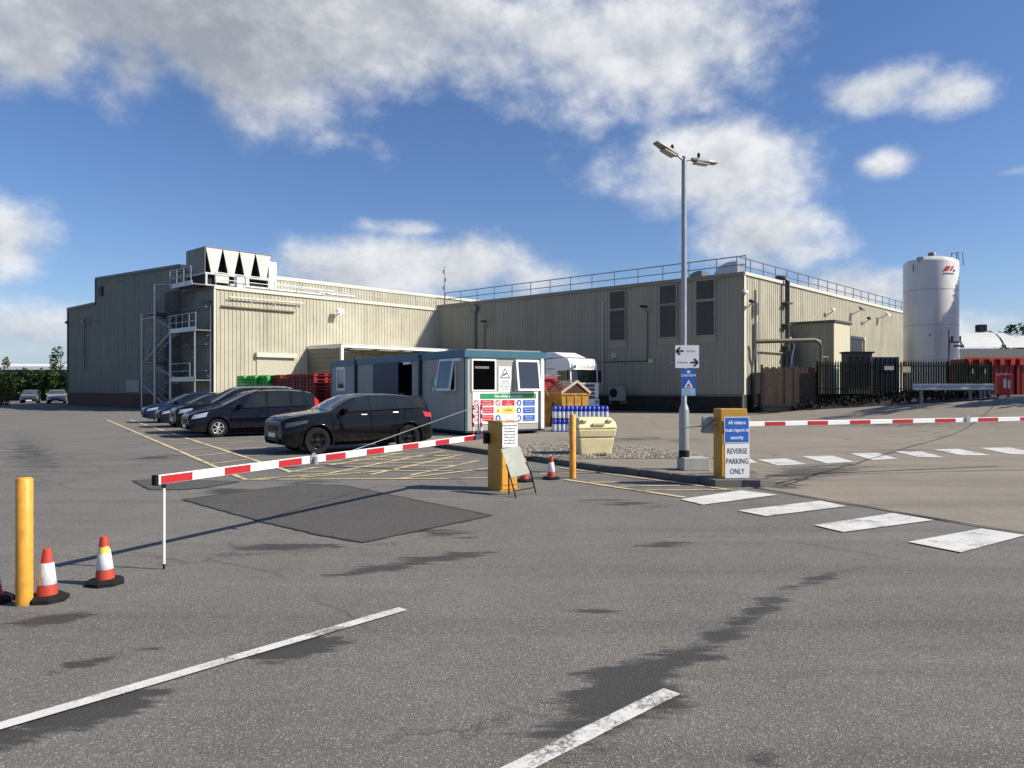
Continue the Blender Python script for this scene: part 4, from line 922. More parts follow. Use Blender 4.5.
mb.hexa([(a,b_,1.3) for a,b_ in q]+[(a,b_,p0.z-.15) for a,b_ in q2]); mb.build('body',mat('bin_green',(.02,.06,.03),.5),gn); mb=MB(); mb.box(((p0.x+p1.x)/2,48.15,p0.z-.08),(p1.x-p0.x+.06,1.4,.12)); mb.build('lid',mat('bin_green_lid',(.03,.09,.04),.5),gn)
mb=MB()
for x in (p0.x+.3,p1.x-.3): mb.box((x,47.46,p0.z-.4),(.1,.04,.3))
mb.build('label_sticker',WHITE,gn)
# armco barrier
ac=thing('crash_barrier','galvanised steel crash barrier on short posts in front of the palisade fence','crash barrier',(21,37,1.1),world=True)
YB=37.0; xa=at(912,0,YB).x; xb=at(993,0,YB).x; zt=at(0,383.5,YB).z
prof=[(0,-.33),(.05,-.30),(.05,-.22),(0,-.17),(0,-.15),(.05,-.10),(.05,-.03),(0,0)]
mb=MB(); vs=[]
for (d,z) in prof: vs+=[(xa,YB-d-.05,zt+z),(xb,YB-d-.05,zt+z)]
for (d,z) in reversed(prof): vs+=[(xa,YB-d-.042,zt+z),(xb,YB-d-.042,zt+z)]
n=len(prof)*2; mb.add(vs,[(2*k,2*k+1,(2*k+3)%(2*n),(2*k+2)%(2*n)) for k in range(n)]); mb.build('beam',GALV,ac)
for x in (at(922,0,YB).x,at(971,0,YB).x,at(981,0,YB).x,at(985,0,YB).x,at(990,0,YB).x):
    mb=MB(); mb.box((x,YB+.06,(.9+zt)/2-.02),(.10,.12,zt-.95)); mb.build('post',GALVD,ac)
# red wheelie bin
wbn=thing('wheelie_bin','red wheeled waste bin with pale stickers at the end of the crash barrier','bin',(24.75,38.2,1.17),math.radians(-20))
mb=MB(); mb.hexa([(-.24,-.26,.12),(.24,-.26,.12),(.24,.26,.12),(-.24,.26,.12),(-.31,-.34,1.12),(.31,-.34,1.12),(.31,.36,1.12),(-.31,.36,1.12)]); mb.build('body',mat('wheelie_red',(.50,.03,.025),.45,var=.1),wbn,bevel=.03)
mb=MB(); mb.hexa([(-.34,-.38,1.13),(.34,-.38,1.13),(.34,.40,1.16),(-.34,.40,1.16),(-.30,-.34,1.20),(.30,-.34,1.20),(.30,.36,1.28),(-.30,.36,1.28)]); mb.build('lid',mat('wheelie_lid',(.58,.05,.04),.4),wbn,bevel=.02)
for s_ in(-1,1):
    mb=MB(); mb.lathe([(.02,-.03),(.11,-.03),(.11,.03),(.02,.03)],(.0,0,0),14,axis='x'); 
    for i,v_ in enumerate(mb.v): mb.v[i]=(v_[0]+s_*.25,v_[1]+.28,v_[2]+.11)
    mb.build('wheel',RUBBER,wbn)
mb=MB(); mb.box((-.05,-.325,.75),(.14,.012,.5)); mb.box((.15,-.325,.7),(.12,.012,.45)); mb.build('sticker',mat('sticker_pale',(.7,.6,.55),.5),wbn)
mb=MB(); mb.tube([(-.25,.42,1.2),(.25,.42,1.2)],.02,6); mb.build('handle',RUBBER,wbn); wbn.scale=(.9,.9,.95)

# ------------------------------------------------------------------ cabin
C0=(-1.5,24.5); FC=Frame(C0,B[:2],(.534,-.845)); FS=Frame(C0,A[:2],(-.845,-.534)); CW=3.1; CLn=13.0; CB0,CB1=.26,2.87
cb=thing('site_cabin','long grey portable cabin with teal roof edge and safety boards on its end','cabin',(C0[0],C0[1],.1),world=True)
mb=MB(); FC.box(mb,.0,CW,CB0,CB1-.2,-CLn,0); mb.build('wall',CABIN,cb)
mb=MB(); FC.box(mb,-.06,CW+.06,CB1-.22,CB1,-CLn-.05,.06); mb.build('roof_fascia',TEAL,cb)
mb=MB(); FC.box(mb,.1,CW-.1,CB1,CB1+.05,-CLn+.1,-.1); mb.build('roof',ROOFM,cb)
mb=MB(); FC.box(mb,.0,CW,CB0-.06,CB0,-CLn,-.0)
FC.box(mb,-.012,.07,CB0,CB1-.22,-.07,.012); FS.box(mb,CLn-.05,CLn+.01,CB0,CB1-.22,-.05,.012); mb.build('corner_trim',NAVY,cb)
mb=MB(); FC.box(mb,-.014,.03,CB0,CB1-.22,.012,.02); mb.build('corner_strip',TEAL,cb)
mb=MB()
for t_ in (.3,2.6):
    for o_ in(-.3,-4.3,-8.3,-12.5): FC.box(mb,t_,t_+.25,.1,CB0-.06,o_-.25,o_)
mb.build('foot_block',DARK,cb)
mb=MB(); FC.box(mb,.35,CW-.02,.12,CB0-.06,-12.8,-.4); mb.build('skid',NAVY,cb)
def onP(fr,t,z): return fr.P(t,z,0)
for xx,wd in ((355.5,.16),(420,.16)):
    t_=FS.pix(xx,0,.05)[0]; mb=MB(); FS.box(mb,t_-wd/2,t_+wd/2,CB0,CB1+.06,.005,.1); mb.build('joint_post',NAVY,cb)
def window(fr,x0,y0,x1,y1,tilt=0.0,par=cb,open_dark=True,fw=.055,mull=False):
    t0,t1,z0,z1=fr.pbox(MB(),x0,y0,x1,y1,0,.05)
    f=MB(); 
    for q in ((t0,t1,z0,z0+fw),(t0,t1,z1-fw,z1),(t0,t0+fw,z0+fw,z1-fw),(t1-fw,t1,z0+fw,z1-fw)): fr.box(f,*q,-.01,.035)
    fo=f.build('window',WHITEC,par)
    g_=MB(); fr.box(g_,t0+fw,t1-fw,z0+fw,z1-fw,.0,.012); g_.build('pane',CABG if not open_dark else mat('open_dark',(.003,.003,.003),.9,spec=0.0),fo)
    if tilt:   # outward hung sash
        s=MB(); a=.07
        def sp(t,z): k=(z1-z)/(z1-z0); return fr.P(t,z1-(z1-z)*math.cos(tilt),.045+k*(z1-z0)*math.sin(tilt))
        for q in ((t0,t1,z0,z0+a),(t0,t1,z1-a,z1),(t0,t0+a,z0+a,z1-a),(t1-a,t1,z0+a,z1-a)):
            p=[sp(q[0],q[2]),sp(q[1],q[2]),sp(q[1],q[3]),sp(q[0],q[3])]; s.hexa(p[:2]+[p[1]+fr.n*.04,p[0]+fr.n*.04]+[p[3],p[2],p[2]+fr.n*.04,p[3]+fr.n*.04])
        so_=s.build('sash',WHITEC,fo)
        s=MB(); p=[sp(t0+a,z0+a),sp(t1-a,z0+a),sp(t1-a,z1-a),sp(t0+a,z1-a)]; p=[q+fr.n*.015 for q in p]; s.hexa([p[0],p[1],p[1]+fr.n*.008,p[0]+fr.n*.008,p[3],p[2],p[2]+fr.n*.008,p[3]+fr.n*.008])
        s.build('pane',mat('sash_glass',(.10,.12,.13),.05,var=.1,spec=.8),fo) if False else s.build('sash_glass',CABG,fo)
    return fo
window(FC,472,359,496.6,391.4); window(FC,515.5,360,538.5,391,R(8))
for (a_,b_,c_,d_) in ((475,366.3,489,368.6),(519.5,369,529,371)):
    mb=MB(); FC.pbox(mb,a_,b_,c_,d_,.0125,.0145); mb.build('reflection_strip',mat('reflection_grey',(.16,.17,.16),.6),cb)  # pale bar painted on the pane as a reflected light strip
window(FS,336,367,344.5,391,open_dark=False,fw=.13); window(FS,440,359,454.5,391,R(9))
# doorway with open door
t0,t1,z0,z1=FS.pbox(MB(),377,363,411.5,393,0,.02); z0=CB0+.02
mb=MB(); FS.box(mb,t0,t0+(t1-t0)*.34,z0,z1,.002,.014); mb.build('doorway',mat('open_dark',(.003,.003,.003),.9,spec=0.0),cb)
mb=MB(); a=t0+(t1-t0)*.34; d0=FS.P(a,z0,.02); d1=FS.P(t1,z0,.16); h_=Vector((0,0,z1-z0)); nn=FS.n*.04; mb.hexa([d0,d1,d1+nn,d0+nn,d0+h_,d1+h_,d1+h_+nn,d0+h_+nn]); dr=mb.build('door',mat('navy_door',(.012,.022,.055),.4,spec=.3),cb)
mb=MB(); c=d1*.85+d0*.15+Vector((0,0,1.0))+nn*1.3; mb.box(tuple(c),(.05,.05,.16),.6); mb.build('door_handle',CHROME,dr)
mb=MB(); FS.pbox(mb,403,362,409,364.5,.0,.12); FS.pbox(mb,454,358,459.5,361,.0,.1); mb.build('bulkhead_lamp',WHITEC,cb)
mb=MB(); t_,z_=FS.pix(434,385,.02); FS.pbox(mb,431.5,378,436.5,391,.004,.02); o=mb.build('exit_sign',GREEN,cb); o['label']='green safety sign beside the side window'
mb=MB(); FS.box(mb,t_-.12,t_-.02,z_,z_+.25,.021,.024); FS.box(mb,t_+.04,t_+.12,z_-.25,z_-.05,.021,.024); mb.build('pictogram',WHITEC,o)
mb=MB(); t_=FC.pix(542,0,.05)[0]; FC.box(mb,t_-.05,t_+.05,CB0,CB1-.22,.01,.08); mb.build('downpipe',WHITEC,cb)
# warning notice between windows
def board(fr,x0,y0,x1,y1,m,par,o0=.004,o1=.02,name='sign_board'):
    mb=MB(); r=fr.pbox(mb,x0,y0,x1,y1,o0,o1); return mb.build(name,m,par),r
wn,(t0,t1,z0,z1)=board(FC,498.5,366.5,511.5,393,WHITEC,cb,name='warning_notice')
Z=Vector((0,0,1)); tc_=(t0+t1)/2; zc_=z1-.22
def tri(fr,t,z,s,o,m,par,name='pictogram'):
    mb=MB(); pts=[fr.P(t-s*.58,z-s*.5,o),fr.P(t+s*.58,z-s*.5,o),fr.P(t,z+s*.5,o)]; mb.plate(pts,.002); return mb.build(name,m,par)
tri(FC,tc_,zc_,.34,.021,INK,wn); tri(FC,tc_,zc_-.012,.26,.024,WHITEC,wn); mb=MB(); mb.beam(FC.P(tc_-.08,zc_-.08,.028),FC.P(tc_+.06,zc_+.0,.028),.004,.05); mb.build('pictogram',INK,wn)
for k,s_ in enumerate(['Authorised','persons only','Please report to','site office']): textobj(s_,.062,mat('grey_ink',(.12,.12,.12),.5),wn,FC.P(tc_,zc_-.27-k*.085,.0205),FC.u,Z,FC.n)
sb,(t0,t1,z0,z1)=board(FC,472.6,391.8,538,423.5,WHITEC,cb,name='safety_board')
def pt(px,py): return FC.pix(px,py,.02)
hd,(h0,h1,hz0,hz1)=board(FC,480,393.5,536,398.8,GREEN,sb,.0205,.023,'header_panel')
textobj('Site safety starts here',.125,WHITEC,hd,FC.P((h0+h1)/2,(hz0+hz1)/2,.0235),FC.u,Z,FC.n,bold=.003)
rows=[(400,405.7),(407.2,413.4),(415,421.0)]
lt=[['Unauthorised','entry prohibited'],['All visitors must','report to office'],['Children must not','play on site']]
rt=[['Safety helmets'],['Safety footwear'],['High visibility']]
md=[['No','smoking'],['DANGER'],['Report','accidents']]
for k,(ya,yb) in enumerate(rows):
    for (xa_,xb_,mm,tx,ink,sz) in ((480.5,493.7,SRED,lt[k],WHITEC,.058),(502,514.7,(SRED,SYEL,WHITE)[k],md[k],(WHITEC,INK,SRED)[k],.07),(523,534.8,BLUE,rt[k]+['must be worn'],WHITEC,.058)):
        p_,(q0,q1,w0,w1)=board(FC,xa_,ya,xb_,yb,mm,sb,.0205,.023,'message_panel')
        for j,s_ in enumerate(tx): textobj(s_,sz,ink,p_,FC.P((q0+q1)/2,(w0+w1)/2+(.04 if len(tx)>1 else 0)-j*.08,.0235),FC.u,Z,FC.n)
    for (cx,mm) in ((498,(SRED,SYEL,BLUE)[k]),(519,BLUE),(476.3,SRED)):
        t_,z_=pt(cx,(ya+yb)/2); mb=MB()
        if cx==498 and k==1: tri(FC,t_,z_,.2,.021,SYEL,sb); tri(FC,t_,z_,.06,.024,INK,sb); continue
        ring=[FC.P(t_+.10*math.cos(a),z_+.10*math.sin(a),.021) for a in [i*math.pi/10 for i in range(20)]]; mb.plate(ring,.002); po=mb.build('pictogram',mm,sb)
        if mm is SRED:
            mb=MB(); mb.plate([FC.P(t_+.07*math.cos(a),z_+.07*math.sin(a),.0235) for a in [i*math.pi/8 for i in range(16)]],.001); mb.build('pictogram_centre',WHITEC,po)
            mb=MB(); mb.beam(FC.P(t_-.07,z_+.07,.026),FC.P(t_+.07,z_-.07,.026),.002,.025); mb.build('bar',SRED,po)
        else:
            mb=MB(); mb.plate([FC.P(t_+a,z_+b_,.0235) for a,b_ in ((-.03,-.06),(.03,-.06),(.045,.02),(0,.06),(-.045,.02))],.001); mb.build('figure',WHITEC,po)
# red/white posts in front of cabin
for i,(xx) in enumerate((473.2,481.2)):
    p=G(xx,437,.1); t_=thing('marker_post',['thin red and white marker post in front of the cabin corner','thin red and white marker post right beside the barrier arm end'][i],'post',tuple(p),group='red and white posts by the cabin')
    mb=MB(); mb.tube([(0,0,0),(0,0,1.0)],.035,10); mb.build('pole',WHITE,t_)
    for k in range(4): mb=MB(); mb.tube([(0,0,.05+k*.27),(0,0,.19+k*.27)],.037,10); mb.build('red_band',RED,t_)
    mb=MB(); mb.lathe([(.09,0),(.09,.02),(.04,.04)],(0,0,0),12); mb.build('foot',GALVD,t_)

# ------------------------------------------------------------------ barriers
def barrier_arm(name,label,P0,P1,z0,z1,bands,leg,disc,cable):
    d=(P1-P0); L_=d.length; dn=d.normalized(); fr=Frame(P0[:2],dn[:2],(dn.y,-dn.x) if dn.x>0 and dn.y>0 else (-dn.y,dn.x))
    if fr.n.y>0: fr.n=-fr.n
    o=thing(name,label,'barrier arm',(P0.x,P0.y,0),group='red and white barrier arms',world=True)
    zf=lambda t:z0+(z1-z0)*t/L_
    def seg(mb,a,b_,h,o0,o1): 
        mb.hexa([fr.P(a,zf(a)-h,o0),fr.P(b_,zf(b_)-h,o0),fr.P(b_,zf(b_)-h,o1),fr.P(a,zf(a)-h,o1),fr.P(a,zf(a)+h,o0),fr.P(b_,zf(b_)+h,o0),fr.P(b_,zf(b_)+h,o1),fr.P(a,zf(a)+h,o1)])
    mb=MB(); seg(mb,0,L_,.042,-.025,.025); mb.build('arm',WHITEC,o,bevel=.006)
    for (xa_,xb_) in bands:
        ta=fr.pix(xa_,400)[0]; tb=fr.pix(xb_,400)[0]; ta,tb=max(.0,min(ta,tb)),min(L_-.001,max(ta,tb))
        if tb-ta<.02: continue
        mb=MB(); seg(mb,ta,tb,.036,.0252,.0275); seg(mb,ta,tb,.036,-.0275,-.0252); mb.build('red_band',RED,o)
    return o,fr,zf,L_
P0=Vector((-.50,12.62,0)); P1=Vector((-3.22,6.87,0)); P1=G(157,486+84)*1.0; P1=Vector((-3.205,6.85,0))
arm,fr,zf,L_=barrier_arm('boom_barrier','red and white barrier arm lowered across the car park entrance, resting on a thin leg',P0,P1,.845,.82,[(159,190.5),(222.8,248.7),(277,300),(324,344),(365,382.6),(401,417),(434,447.8),(462.8,474.5)],True,311,True)
mb=MB(); p=fr.P(L_-.005,zf(L_),0); mb.beam(p-fr.u*.0,p+fr.u*.035,.058,.094); mb.build('end_cap',DARK,arm,bevel=.006)
tl_=L_-.08; mb=MB(); mb.tube([fr.P(tl_,0.05,0),fr.P(tl_,zf(tl_)-.07,0)],.0135,10); mb.build('support_leg',WHITEC,arm)
mb=MB(); mb.tube([fr.P(tl_,0,0),fr.P(tl_,.05,0)],.01,8); c=fr.P(tl_,zf(tl_)-.07,0); mb.box(tuple(c+Z*.012),(.035,.035,.04),.5); mb.build('leg_bracket',DARK,arm)
td,_=fr.pix(311,457); c=fr.P(td,zf(td)+.02,.045); mb=MB(); ring=[c+fr.u*.05*math.cos(a)+Z*.06*math.sin(a) for a in [i*math.pi/8 for i in range(16)]]; mb.plate(ring,.012); mb.box(tuple(c-Z*.03),(.03,.10,.09),.9); mb.build('reflector_disc',GALV,arm)
mb=MB(); ttop=.15; mb.tube([fr.P(.12,zf(0),0),fr.P(.12,1.36,0)],.014,6); 
tend=fr.pix(352,457)[0]; mb.tube([fr.P(.12,1.36,0),fr.P(tend,zf(tend)+.04,0)],.006,5); mb.build('stay_cable',GALV,arm)
# left barrier cabinet
cbn=thing('barrier_cabinet','yellow barrier cabinet with a white paper notice taped to its front','cabinet',(-.2,12.35,0),world=True)
Q=Vector(G(501,491.5)); FK=Frame(Q[:2],B[:2],(.534,-.845)); FK2=Frame(Q[:2],A[:2],(-.845,-.534)); KW=.31; KD=.42; KH=1.10
mb=MB(); FK.box(mb,0,KW,.0,KH,-KD,0); mb.build('body',YELB,cbn,bevel=.01)
mb=MB(); FK.box(mb,-.02,KW+.02,KH,KH+.02,-KD-.02,.02); mb.build('lid',YELB,cbn); mb=MB(); FK.box(mb,-.03,KW+.03,0.0,.02,-KD-.03,.03); mb.build('base_plate',YELB,cbn)
mb=MB(); FK.box(mb,.02,KW-.02,.10,.62,.002,.01); FK.box(mb,.02,KW-.02,.03,.085,.002,.01); mb.build('front_panel',YEL,cbn)
mb=MB(); FK.box(mb,.015,KW-.005,.70,1.22,.012,.017); nt=mb.build('paper_notice',WHITEC,cbn)
textobj('Safety',.075,mat('notice_pink',(.65,.25,.32),.5),nt,FK.P(KW/2,1.13,.0175),FK.u,Z,FK.n)
for k in range(7): textobj(['Please drive slowly','and report to','the gatehouse','before you park','Thank you for','your help and','for taking care'][k],.036,mat('grey_ink',(.12,.12,.12),.5),nt,FK.P(KW/2,1.05-k*.047,.0175),FK.u,Z,FK.n)
mb=MB(); FK2.box(mb,.34,.42,.74,.92,.002,.09); mb.build('drive_hub',DARK,cbn,bevel=.01)
# fallen A-frame sign board leaning in front
ab=thing('sign_frame','blank cream sign board in a thin dark folding frame leaning beside the yellow cabinet','sign board',(.05,11.75,0),math.radians(12))
def L3v(px,py,Y): 
    p=at(px,py,Y); m=Matrix.Rotation(-math.radians(12),4,'Z'); return m@(p-Vector((.05,11.75,0)))
mb=MB(); a=L3v(501.5,449,11.95);b_=L3v(519.5,446,12.0);c=L3v(531,473,11.72);d=L3v(510.5,478,11.66); mb.plate([a,b_,c,d],.012); mb.build('panel',mat('board_cream',(.55,.56,.45),.5,grime=(.4,.4,.3,.4),gscale=8),ab)
f1=G(516,498); f2=G(536,493.5)
def loc(p): return Matrix.Rotation(-math.radians(12),4,'Z')@(Vector(p)-Vector((.05,11.75,0)))
mb=MB(); mb.tube([a+(d-a)*.55,d,loc(f1)],.012,6); mb.tube([b_+(c-b_)*.6,c,loc(f2)],.012,6); g1=loc(G(509,494.5)); mb.tube([a+(d-a)*.8,g1],.012,6)
mb.tube([loc(f1).lerp(d,.35),loc(f2).lerp(c,.3)],.009,6); mb.build('frame_leg',DARK,ab)
# right barrier
Q=Vector(G(720.7,479,.118)); an=R(9); FR=Frame(Q[:2],(math.cos(an),math.sin(an)),(math.sin(an),-math.cos(an)))
cr_=thing('barrier_cabinet','yellow barrier cabinet carrying a blue visitor sign and a white parking sign','cabinet',(3.8,13.1,.1),world=True)
RW=.475; RH=1.30
mb=MB(); FR.box(mb,0,RW,.10,RH,-.30,0); mb.build('body',YELB,cr_,bevel=.012)
mb=MB(); 
for t_ in (0.015,RW-.055): FR.box(mb,t_,t_+.04,.16,.88,.001,.03)
mb.build('front_rail',YEL,cr_)
b1_,(t0,t1,z0,z1)=board(FR,724.3,416.8,749.3,443.0,WHITEC,cr_,.032,.038,'visitor_sign')
mb=MB(); FR.box(mb,t0+.012,t1-.012,z0+.012,z1-.012,.0382,.0395); bp=mb.build('blue_panel',BLUE,b1_)
for k,s_ in enumerate(['All visitors','must report to','security']): textobj(s_,.084,WHITEC,bp,FR.P((t0+t1)/2,z1-.10-k*.125,.0397),FR.u,Z,FR.n,bold=.002,sx=.86)
w1_,(t0,t1,z0,z1)=board(FR,725,443.6,749.5,478,WHITEC,cr_,.032,.036,'parking_sign')
for k,s_ in enumerate(['REVERSE','PARKING','ONLY']): textobj(s_,.128,INK,w1_,FR.P((t0+t1)/2,z1-.13-k*.17,.0363),FR.u,Z,FR.n,bold=.0,sx=.76)
mb=MB(); FR.box(mb,-.26,-.06,.88,1.16,-.2,-.14); mb.build('counterweight',mat('weight_grey',(.22,.23,.24),.45,.3,var=.2,scale=12),cr_,bevel=.01)
mb=MB(); mb.tube([FR.P(-.6,.98,-.17),FR.P(.1,1.03,-.17)],.012,6); mb.tube([FR.P(-.3,.92,-.13),FR.P(0,1.14,-.13)],.012,6); mb.build('linkage',GALVD,cr_)
mb=MB(); mb.box((3.75,13.0,.06),(.9,.7,.13),an); mb.build('base_slab',KERB,cr_,bevel=.01)
P0=Vector((4.02,13.35,0)); P1=Vector((4.02+6.3*1.18,13.35+2.0*1.18,0))
arm2,fr,zf,L_=barrier_arm('boom_barrier','red and white barrier arm stretching from the visitor sign cabinet to the right edge',P0,P1,1.014,1.03,[(764,784.5),(806.8,827),(849,869.5),(891.6,912),(934,954.5),(977,997),(1019,1040)],False,966,False)
mb=MB(); mb.tube([fr.P(.04,1.0,0),fr.P(.04,1.56,0)],.02,8); mb.build('stay_mast',GALVD,arm2)
td,_=fr.pix(966,418); c=fr.P(td,zf(td)+.03,.04); mb=MB(); ring=[c+fr.u*.06*math.cos(a)+Z*.06*math.sin(a) for a in [i*math.pi/8 for i in range(16)]]; mb.plate(ring,.012); mb.box(tuple(c-Z*.03),(.09,.03,.09),.3); mb.build('reflector_disc',GALV,arm2)

# bollards
def bollard(loc,label,h,r):
    o=thing('bollard',label,'bollard',loc,group='yellow bollards'); mb=MB(); mb.lathe([(r,0),(r,h-.012),(r-.012,h),(0.001,h+.003)],(0,0,0),32); mb.build('post',YEL,o,sharp=50)
    mb=MB(); mb.lathe([(r+.006,0),(r+.006,.008),(r+.001,.014)],(0,0,0),24); mb.build('base_collar',mat('bollard_foot',(.30,.17,.04),.8,var=.3,scale=20),o)
bollard((-3.715,5.79,0),'tall yellow bollard standing left of two traffic cones',.968,.0585)
bollard((1.11,13.9,0),'slim yellow bollard in front of the cream grit bin',1.17,.06)
# cones
def cone(loc,label,rz,h=.46,tilt=(0,0),dirty=False,name='traffic_cone'):
    o=thing(name,label,'traffic cone',loc,rz,'orange traffic cones'); s=h/.46
    mb=MB(); 
    def oc(r,z): return [(r*math.cos(math.pi/8+i*math.pi/4)*1.0,r*math.sin(math.pi/8+i*math.pi/4),z) for i in range(8)]
    a=oc(.175*s,0);b_=oc(.175*s,.035*s);c=oc(.135*s,.055*s); mb.add(a+b_+c,[(i,(i+1)%8,8+(i+1)%8,8+i) for i in range(8)]+[(8+i,8+(i+1)%8,16+(i+1)%8,16+i) for i in range(8)]+[tuple(range(16,24)),tuple(reversed(range(8)))])
    mb.build('base',RUBBER,o,bevel=.004)
    R_=lambda z:(.086-(z-.05)*.128)*s
    body=MB(); body.lathe([(R_(.05),.05*s),(R_(.40),.40*s),(R_(.46)-.002,.455*s),(R_(.46)-.012,.46*s),(.012*s,.44*s)],(0,0,0),28); bo=body.build('body',CONE,o,sharp=50)
    sl_=MB(); sl_.lathe([(R_(.145)+.002,.145*s),(R_(.145)+.003,.146*s),(R_(.335)+.003,.334*s),(R_(.335)+.002,.335*s)],(0,0,0),28); so_=sl_.build('reflective_sleeve',SLEEVE,o)
    if dirty:
        mb=MB(); mb.lathe([(R_(.30)+.005,.30*s),(R_(.365)+.005,.365*s)],(0,0,0),28); vs=mb.v; mb2=MB()
        ring=[]; 
        for k in range(10):
            a_=-2.6+k*.22; zt_=.36+.01*random.random(); zl=.315-.02*random.random(); ring.append((a_,zl*s,zt_*s))
        for (q0,q1) in zip(ring,ring[1:]): mb2.poly([((R_(z/s)+.005)*math.cos(a_),(R_(z/s)+.005)*math.sin(a_),z) for a_,z in ((q0[0],q0[1]),(q1[0],q1[1]),(q1[0],q1[2]),(q0[0],q0[2]))])
        mb2.build('yellow_tape',mat('tape_yellow',(.75,.62,.12),.4,var=.3,scale=60),o,recalc=False)
    o.rotation_euler=(tilt[0],tilt[1],rz); return o
cone((-3.615,5.91,0),'orange and white traffic cone nearest the right side of the yellow bollard',.2,.405)
cone((-3.425,6.40,0),'traffic cone with yellow tape on its scuffed white sleeve, nearest the barrier leg',.5,.405,(0,-.03),True)
cone((-4.02,5.86,0),'traffic cone cut off by the left edge of the photo',.1,.43)
cone((.71,13.75,0),'small traffic cone between the yellow bollard and the leaning sign board',.3,.42)
cone((.22,13.4,0),'traffic cone half hidden behind the leaning sign board',.6,.42)
# lamp column
LX,LY=3.27,14.45
lc=thing('lamp_column','tall grey lamp column with twin lamp heads on a square concrete base','lamp post',(LX,LY,.1),world=True)
mb=MB(); mb.lathe([(.095,.36),(.095,1.22),(.085,1.27),(.052,1.36),(.052,3.5),(.045,6.05),(.0,6.06)],(LX,LY,0),20); mb.build('pole',mat('column_grey',(.33,.345,.35),.45,.5,var=.1,scale=5),lc,sharp=50)
mb=MB(); mb.lathe([(.099,.32),(.099,.47)],(LX,LY,0),20); mb.build('pole_collar',DARK,lc)
mb=MB(); mb.box((LX+.17,LY-.02,.22),(.50,.42,.24),.1); mb.build('base_block',BLOCKC,lc,bevel=.012)
def head(side,axis,droop):
    ax=Vector(axis).normalized(); z=6.0; p=Vector((LX,LY,z)); a=p+ax*.16+Z*.02; e=p+ax*.72+Z*(.11 if droop else -.0)
    mb=MB(); mb.tube([p-Z*.03,a],.022,8); mb.build('bracket_arm',GALV,lc)
    d=(e-a).normalized(); sd=d.cross(Z).normalized(); up=sd.cross(d)
    mb=MB(); w_=[(.0,.045,.04),(.12,.085,.052),(.34,.10,.045),(.56,.085,.022)]; rings=[]
    for (q,hw,hh) in w_: c=a+d*q; rings.append([c-sd*hw-up*hh*.6,c+sd*hw-up*hh*.6,c+sd*hw*.8+up*hh*.6,c-sd*hw*.8+up*hh*.6])
    vs=[v for r in rings for v in r]; mb.add(vs,[(0,1,2,3),(15,14,13,12)]+[(4*i+k,4*i+(k+1)%4,4*i+4+(k+1)%4,4*i+4+k) for i in range(3) for k in range(4)]); hd_=mb.build('lamp_head',LAMPG,lc,bevel=.008)
    mb=MB(); c=a+d*.22-up*.055; mb.beam(c-d*.14,c+d*.14,.16,.03); mb.build('lens',mat('lamp_lens',(.35,.33,.28),.3),hd_)
    mb=MB(); c=a+d*.16+up*.075; mb.lathe([(.02,-.04),(.026,0),(.03,.03),(.026,.06),(.0,.075)],c,12); mb.build('photocell',DARK,hd_)
head(-1,(-1,-.55,.18),True); head(1,(1,.35,-.02),False)
def flat_sign(name,px0,py0,px1,py1,Y,m,par,th=.006,lab=None):
    p0=at(px0,py1,Y); p1=at(px1,py0,Y); mb=MB(); mb.box(((p0.x+p1.x)/2,Y,(p0.z+p1.z)/2),(p1.x-p0.x,th,p1.z-p0.z)); o=mb.build(name,m,par)
    if lab:o['label']=lab
    return o,p0,p1
FX=Vector((1,0,0)); FN=Vector((0,-1,0)); SY=LY-.10
ds,p0,p1=flat_sign('direction_sign',675.3,345.2,699,368,SY,WHITEC,lc)
# turned slightly to the sun
def arrow(cx,cz,dirn,par):
    mb=MB(); y=SY-.0045; s=.05
    mb.box((cx-dirn*-.0,y,cz),(.13,.003,.030)); 
    for sg in(-1,1): mb.beam((cx+dirn*.075,y,cz),(cx+dirn*.0,y,cz+sg*.07),.003,.034)
    mb.build('arrow',INK,par)
def axz(px,py): p=at(px,py,SY); return p.x,p.z
x,z=axz(680.3,351); arrow(x,z,-1,ds); x,z=axz(694,362.5); arrow(x,z,1,ds)
PINK=mat('faded_red_ink',(.55,.16,.22),.5)
x,z=axz(691,351); textobj('Car Park',.048,PINK,ds,(x,SY-.003,z),FX,Z,FN); x,z=axz(682.8,362.3); textobj('Deliveries',.048,PINK,ds,(x,SY-.003,z),FX,Z,FN)
cs,p0,p1=flat_sign('caution_sign',681.5,369,695.5,395.8,SY,BLUE,lc)
mb=MB(); q0=at(681.5,395.8,SY); q1=at(695.5,388.5,SY); mb.box(((q0.x+q1.x)/2,SY-.0042,(q0.z+q1.z)/2+.003),(q1.x-q0.x-.004,.002,q1.z-q0.z)); mb.build('pale_panel',mat('pale_blue_panel',(.30,.50,.66),.4),cs)
x,z=axz(688.5,375.5); textobj('CAUTION',.062,WHITEC,cs,(x,SY-.004,z),FX,Z,FN,bold=.002)
x,z=axz(688.5,371.8); mb=MB(); mb.plate([(x+.035*math.cos(a),SY-.0032,z+.025*math.sin(a)) for a in [-i*math.pi/8 for i in range(16)]],-.0015); mb.build('emblem',WHITEC,cs)
x,z=axz(688.5,384.5); mb=MB(); mb.plate([(x-.085,SY-.007,z-.06),(x+.085,SY-.007,z-.06),(x,SY-.007,z+.09)],.0015); tr_=mb.build('warning_triangle',WHITEC,cs); mb=MB(); mb.plate([(x-.04,SY-.010,z-.04),(x+.04,SY-.010,z-.04),(x,SY-.010,z+.03)],.001); mb.build('triangle_centre',SRED,tr_)
for k in range(3): x,z=axz(688.5,390.2+k*2.0); textobj(['Vehicles','moving','in this yard'][k],.034,INK if False else mat('white_ink',(.8,.8,.8),.5),cs,(x,SY-.006,z),FX,Z,FN)
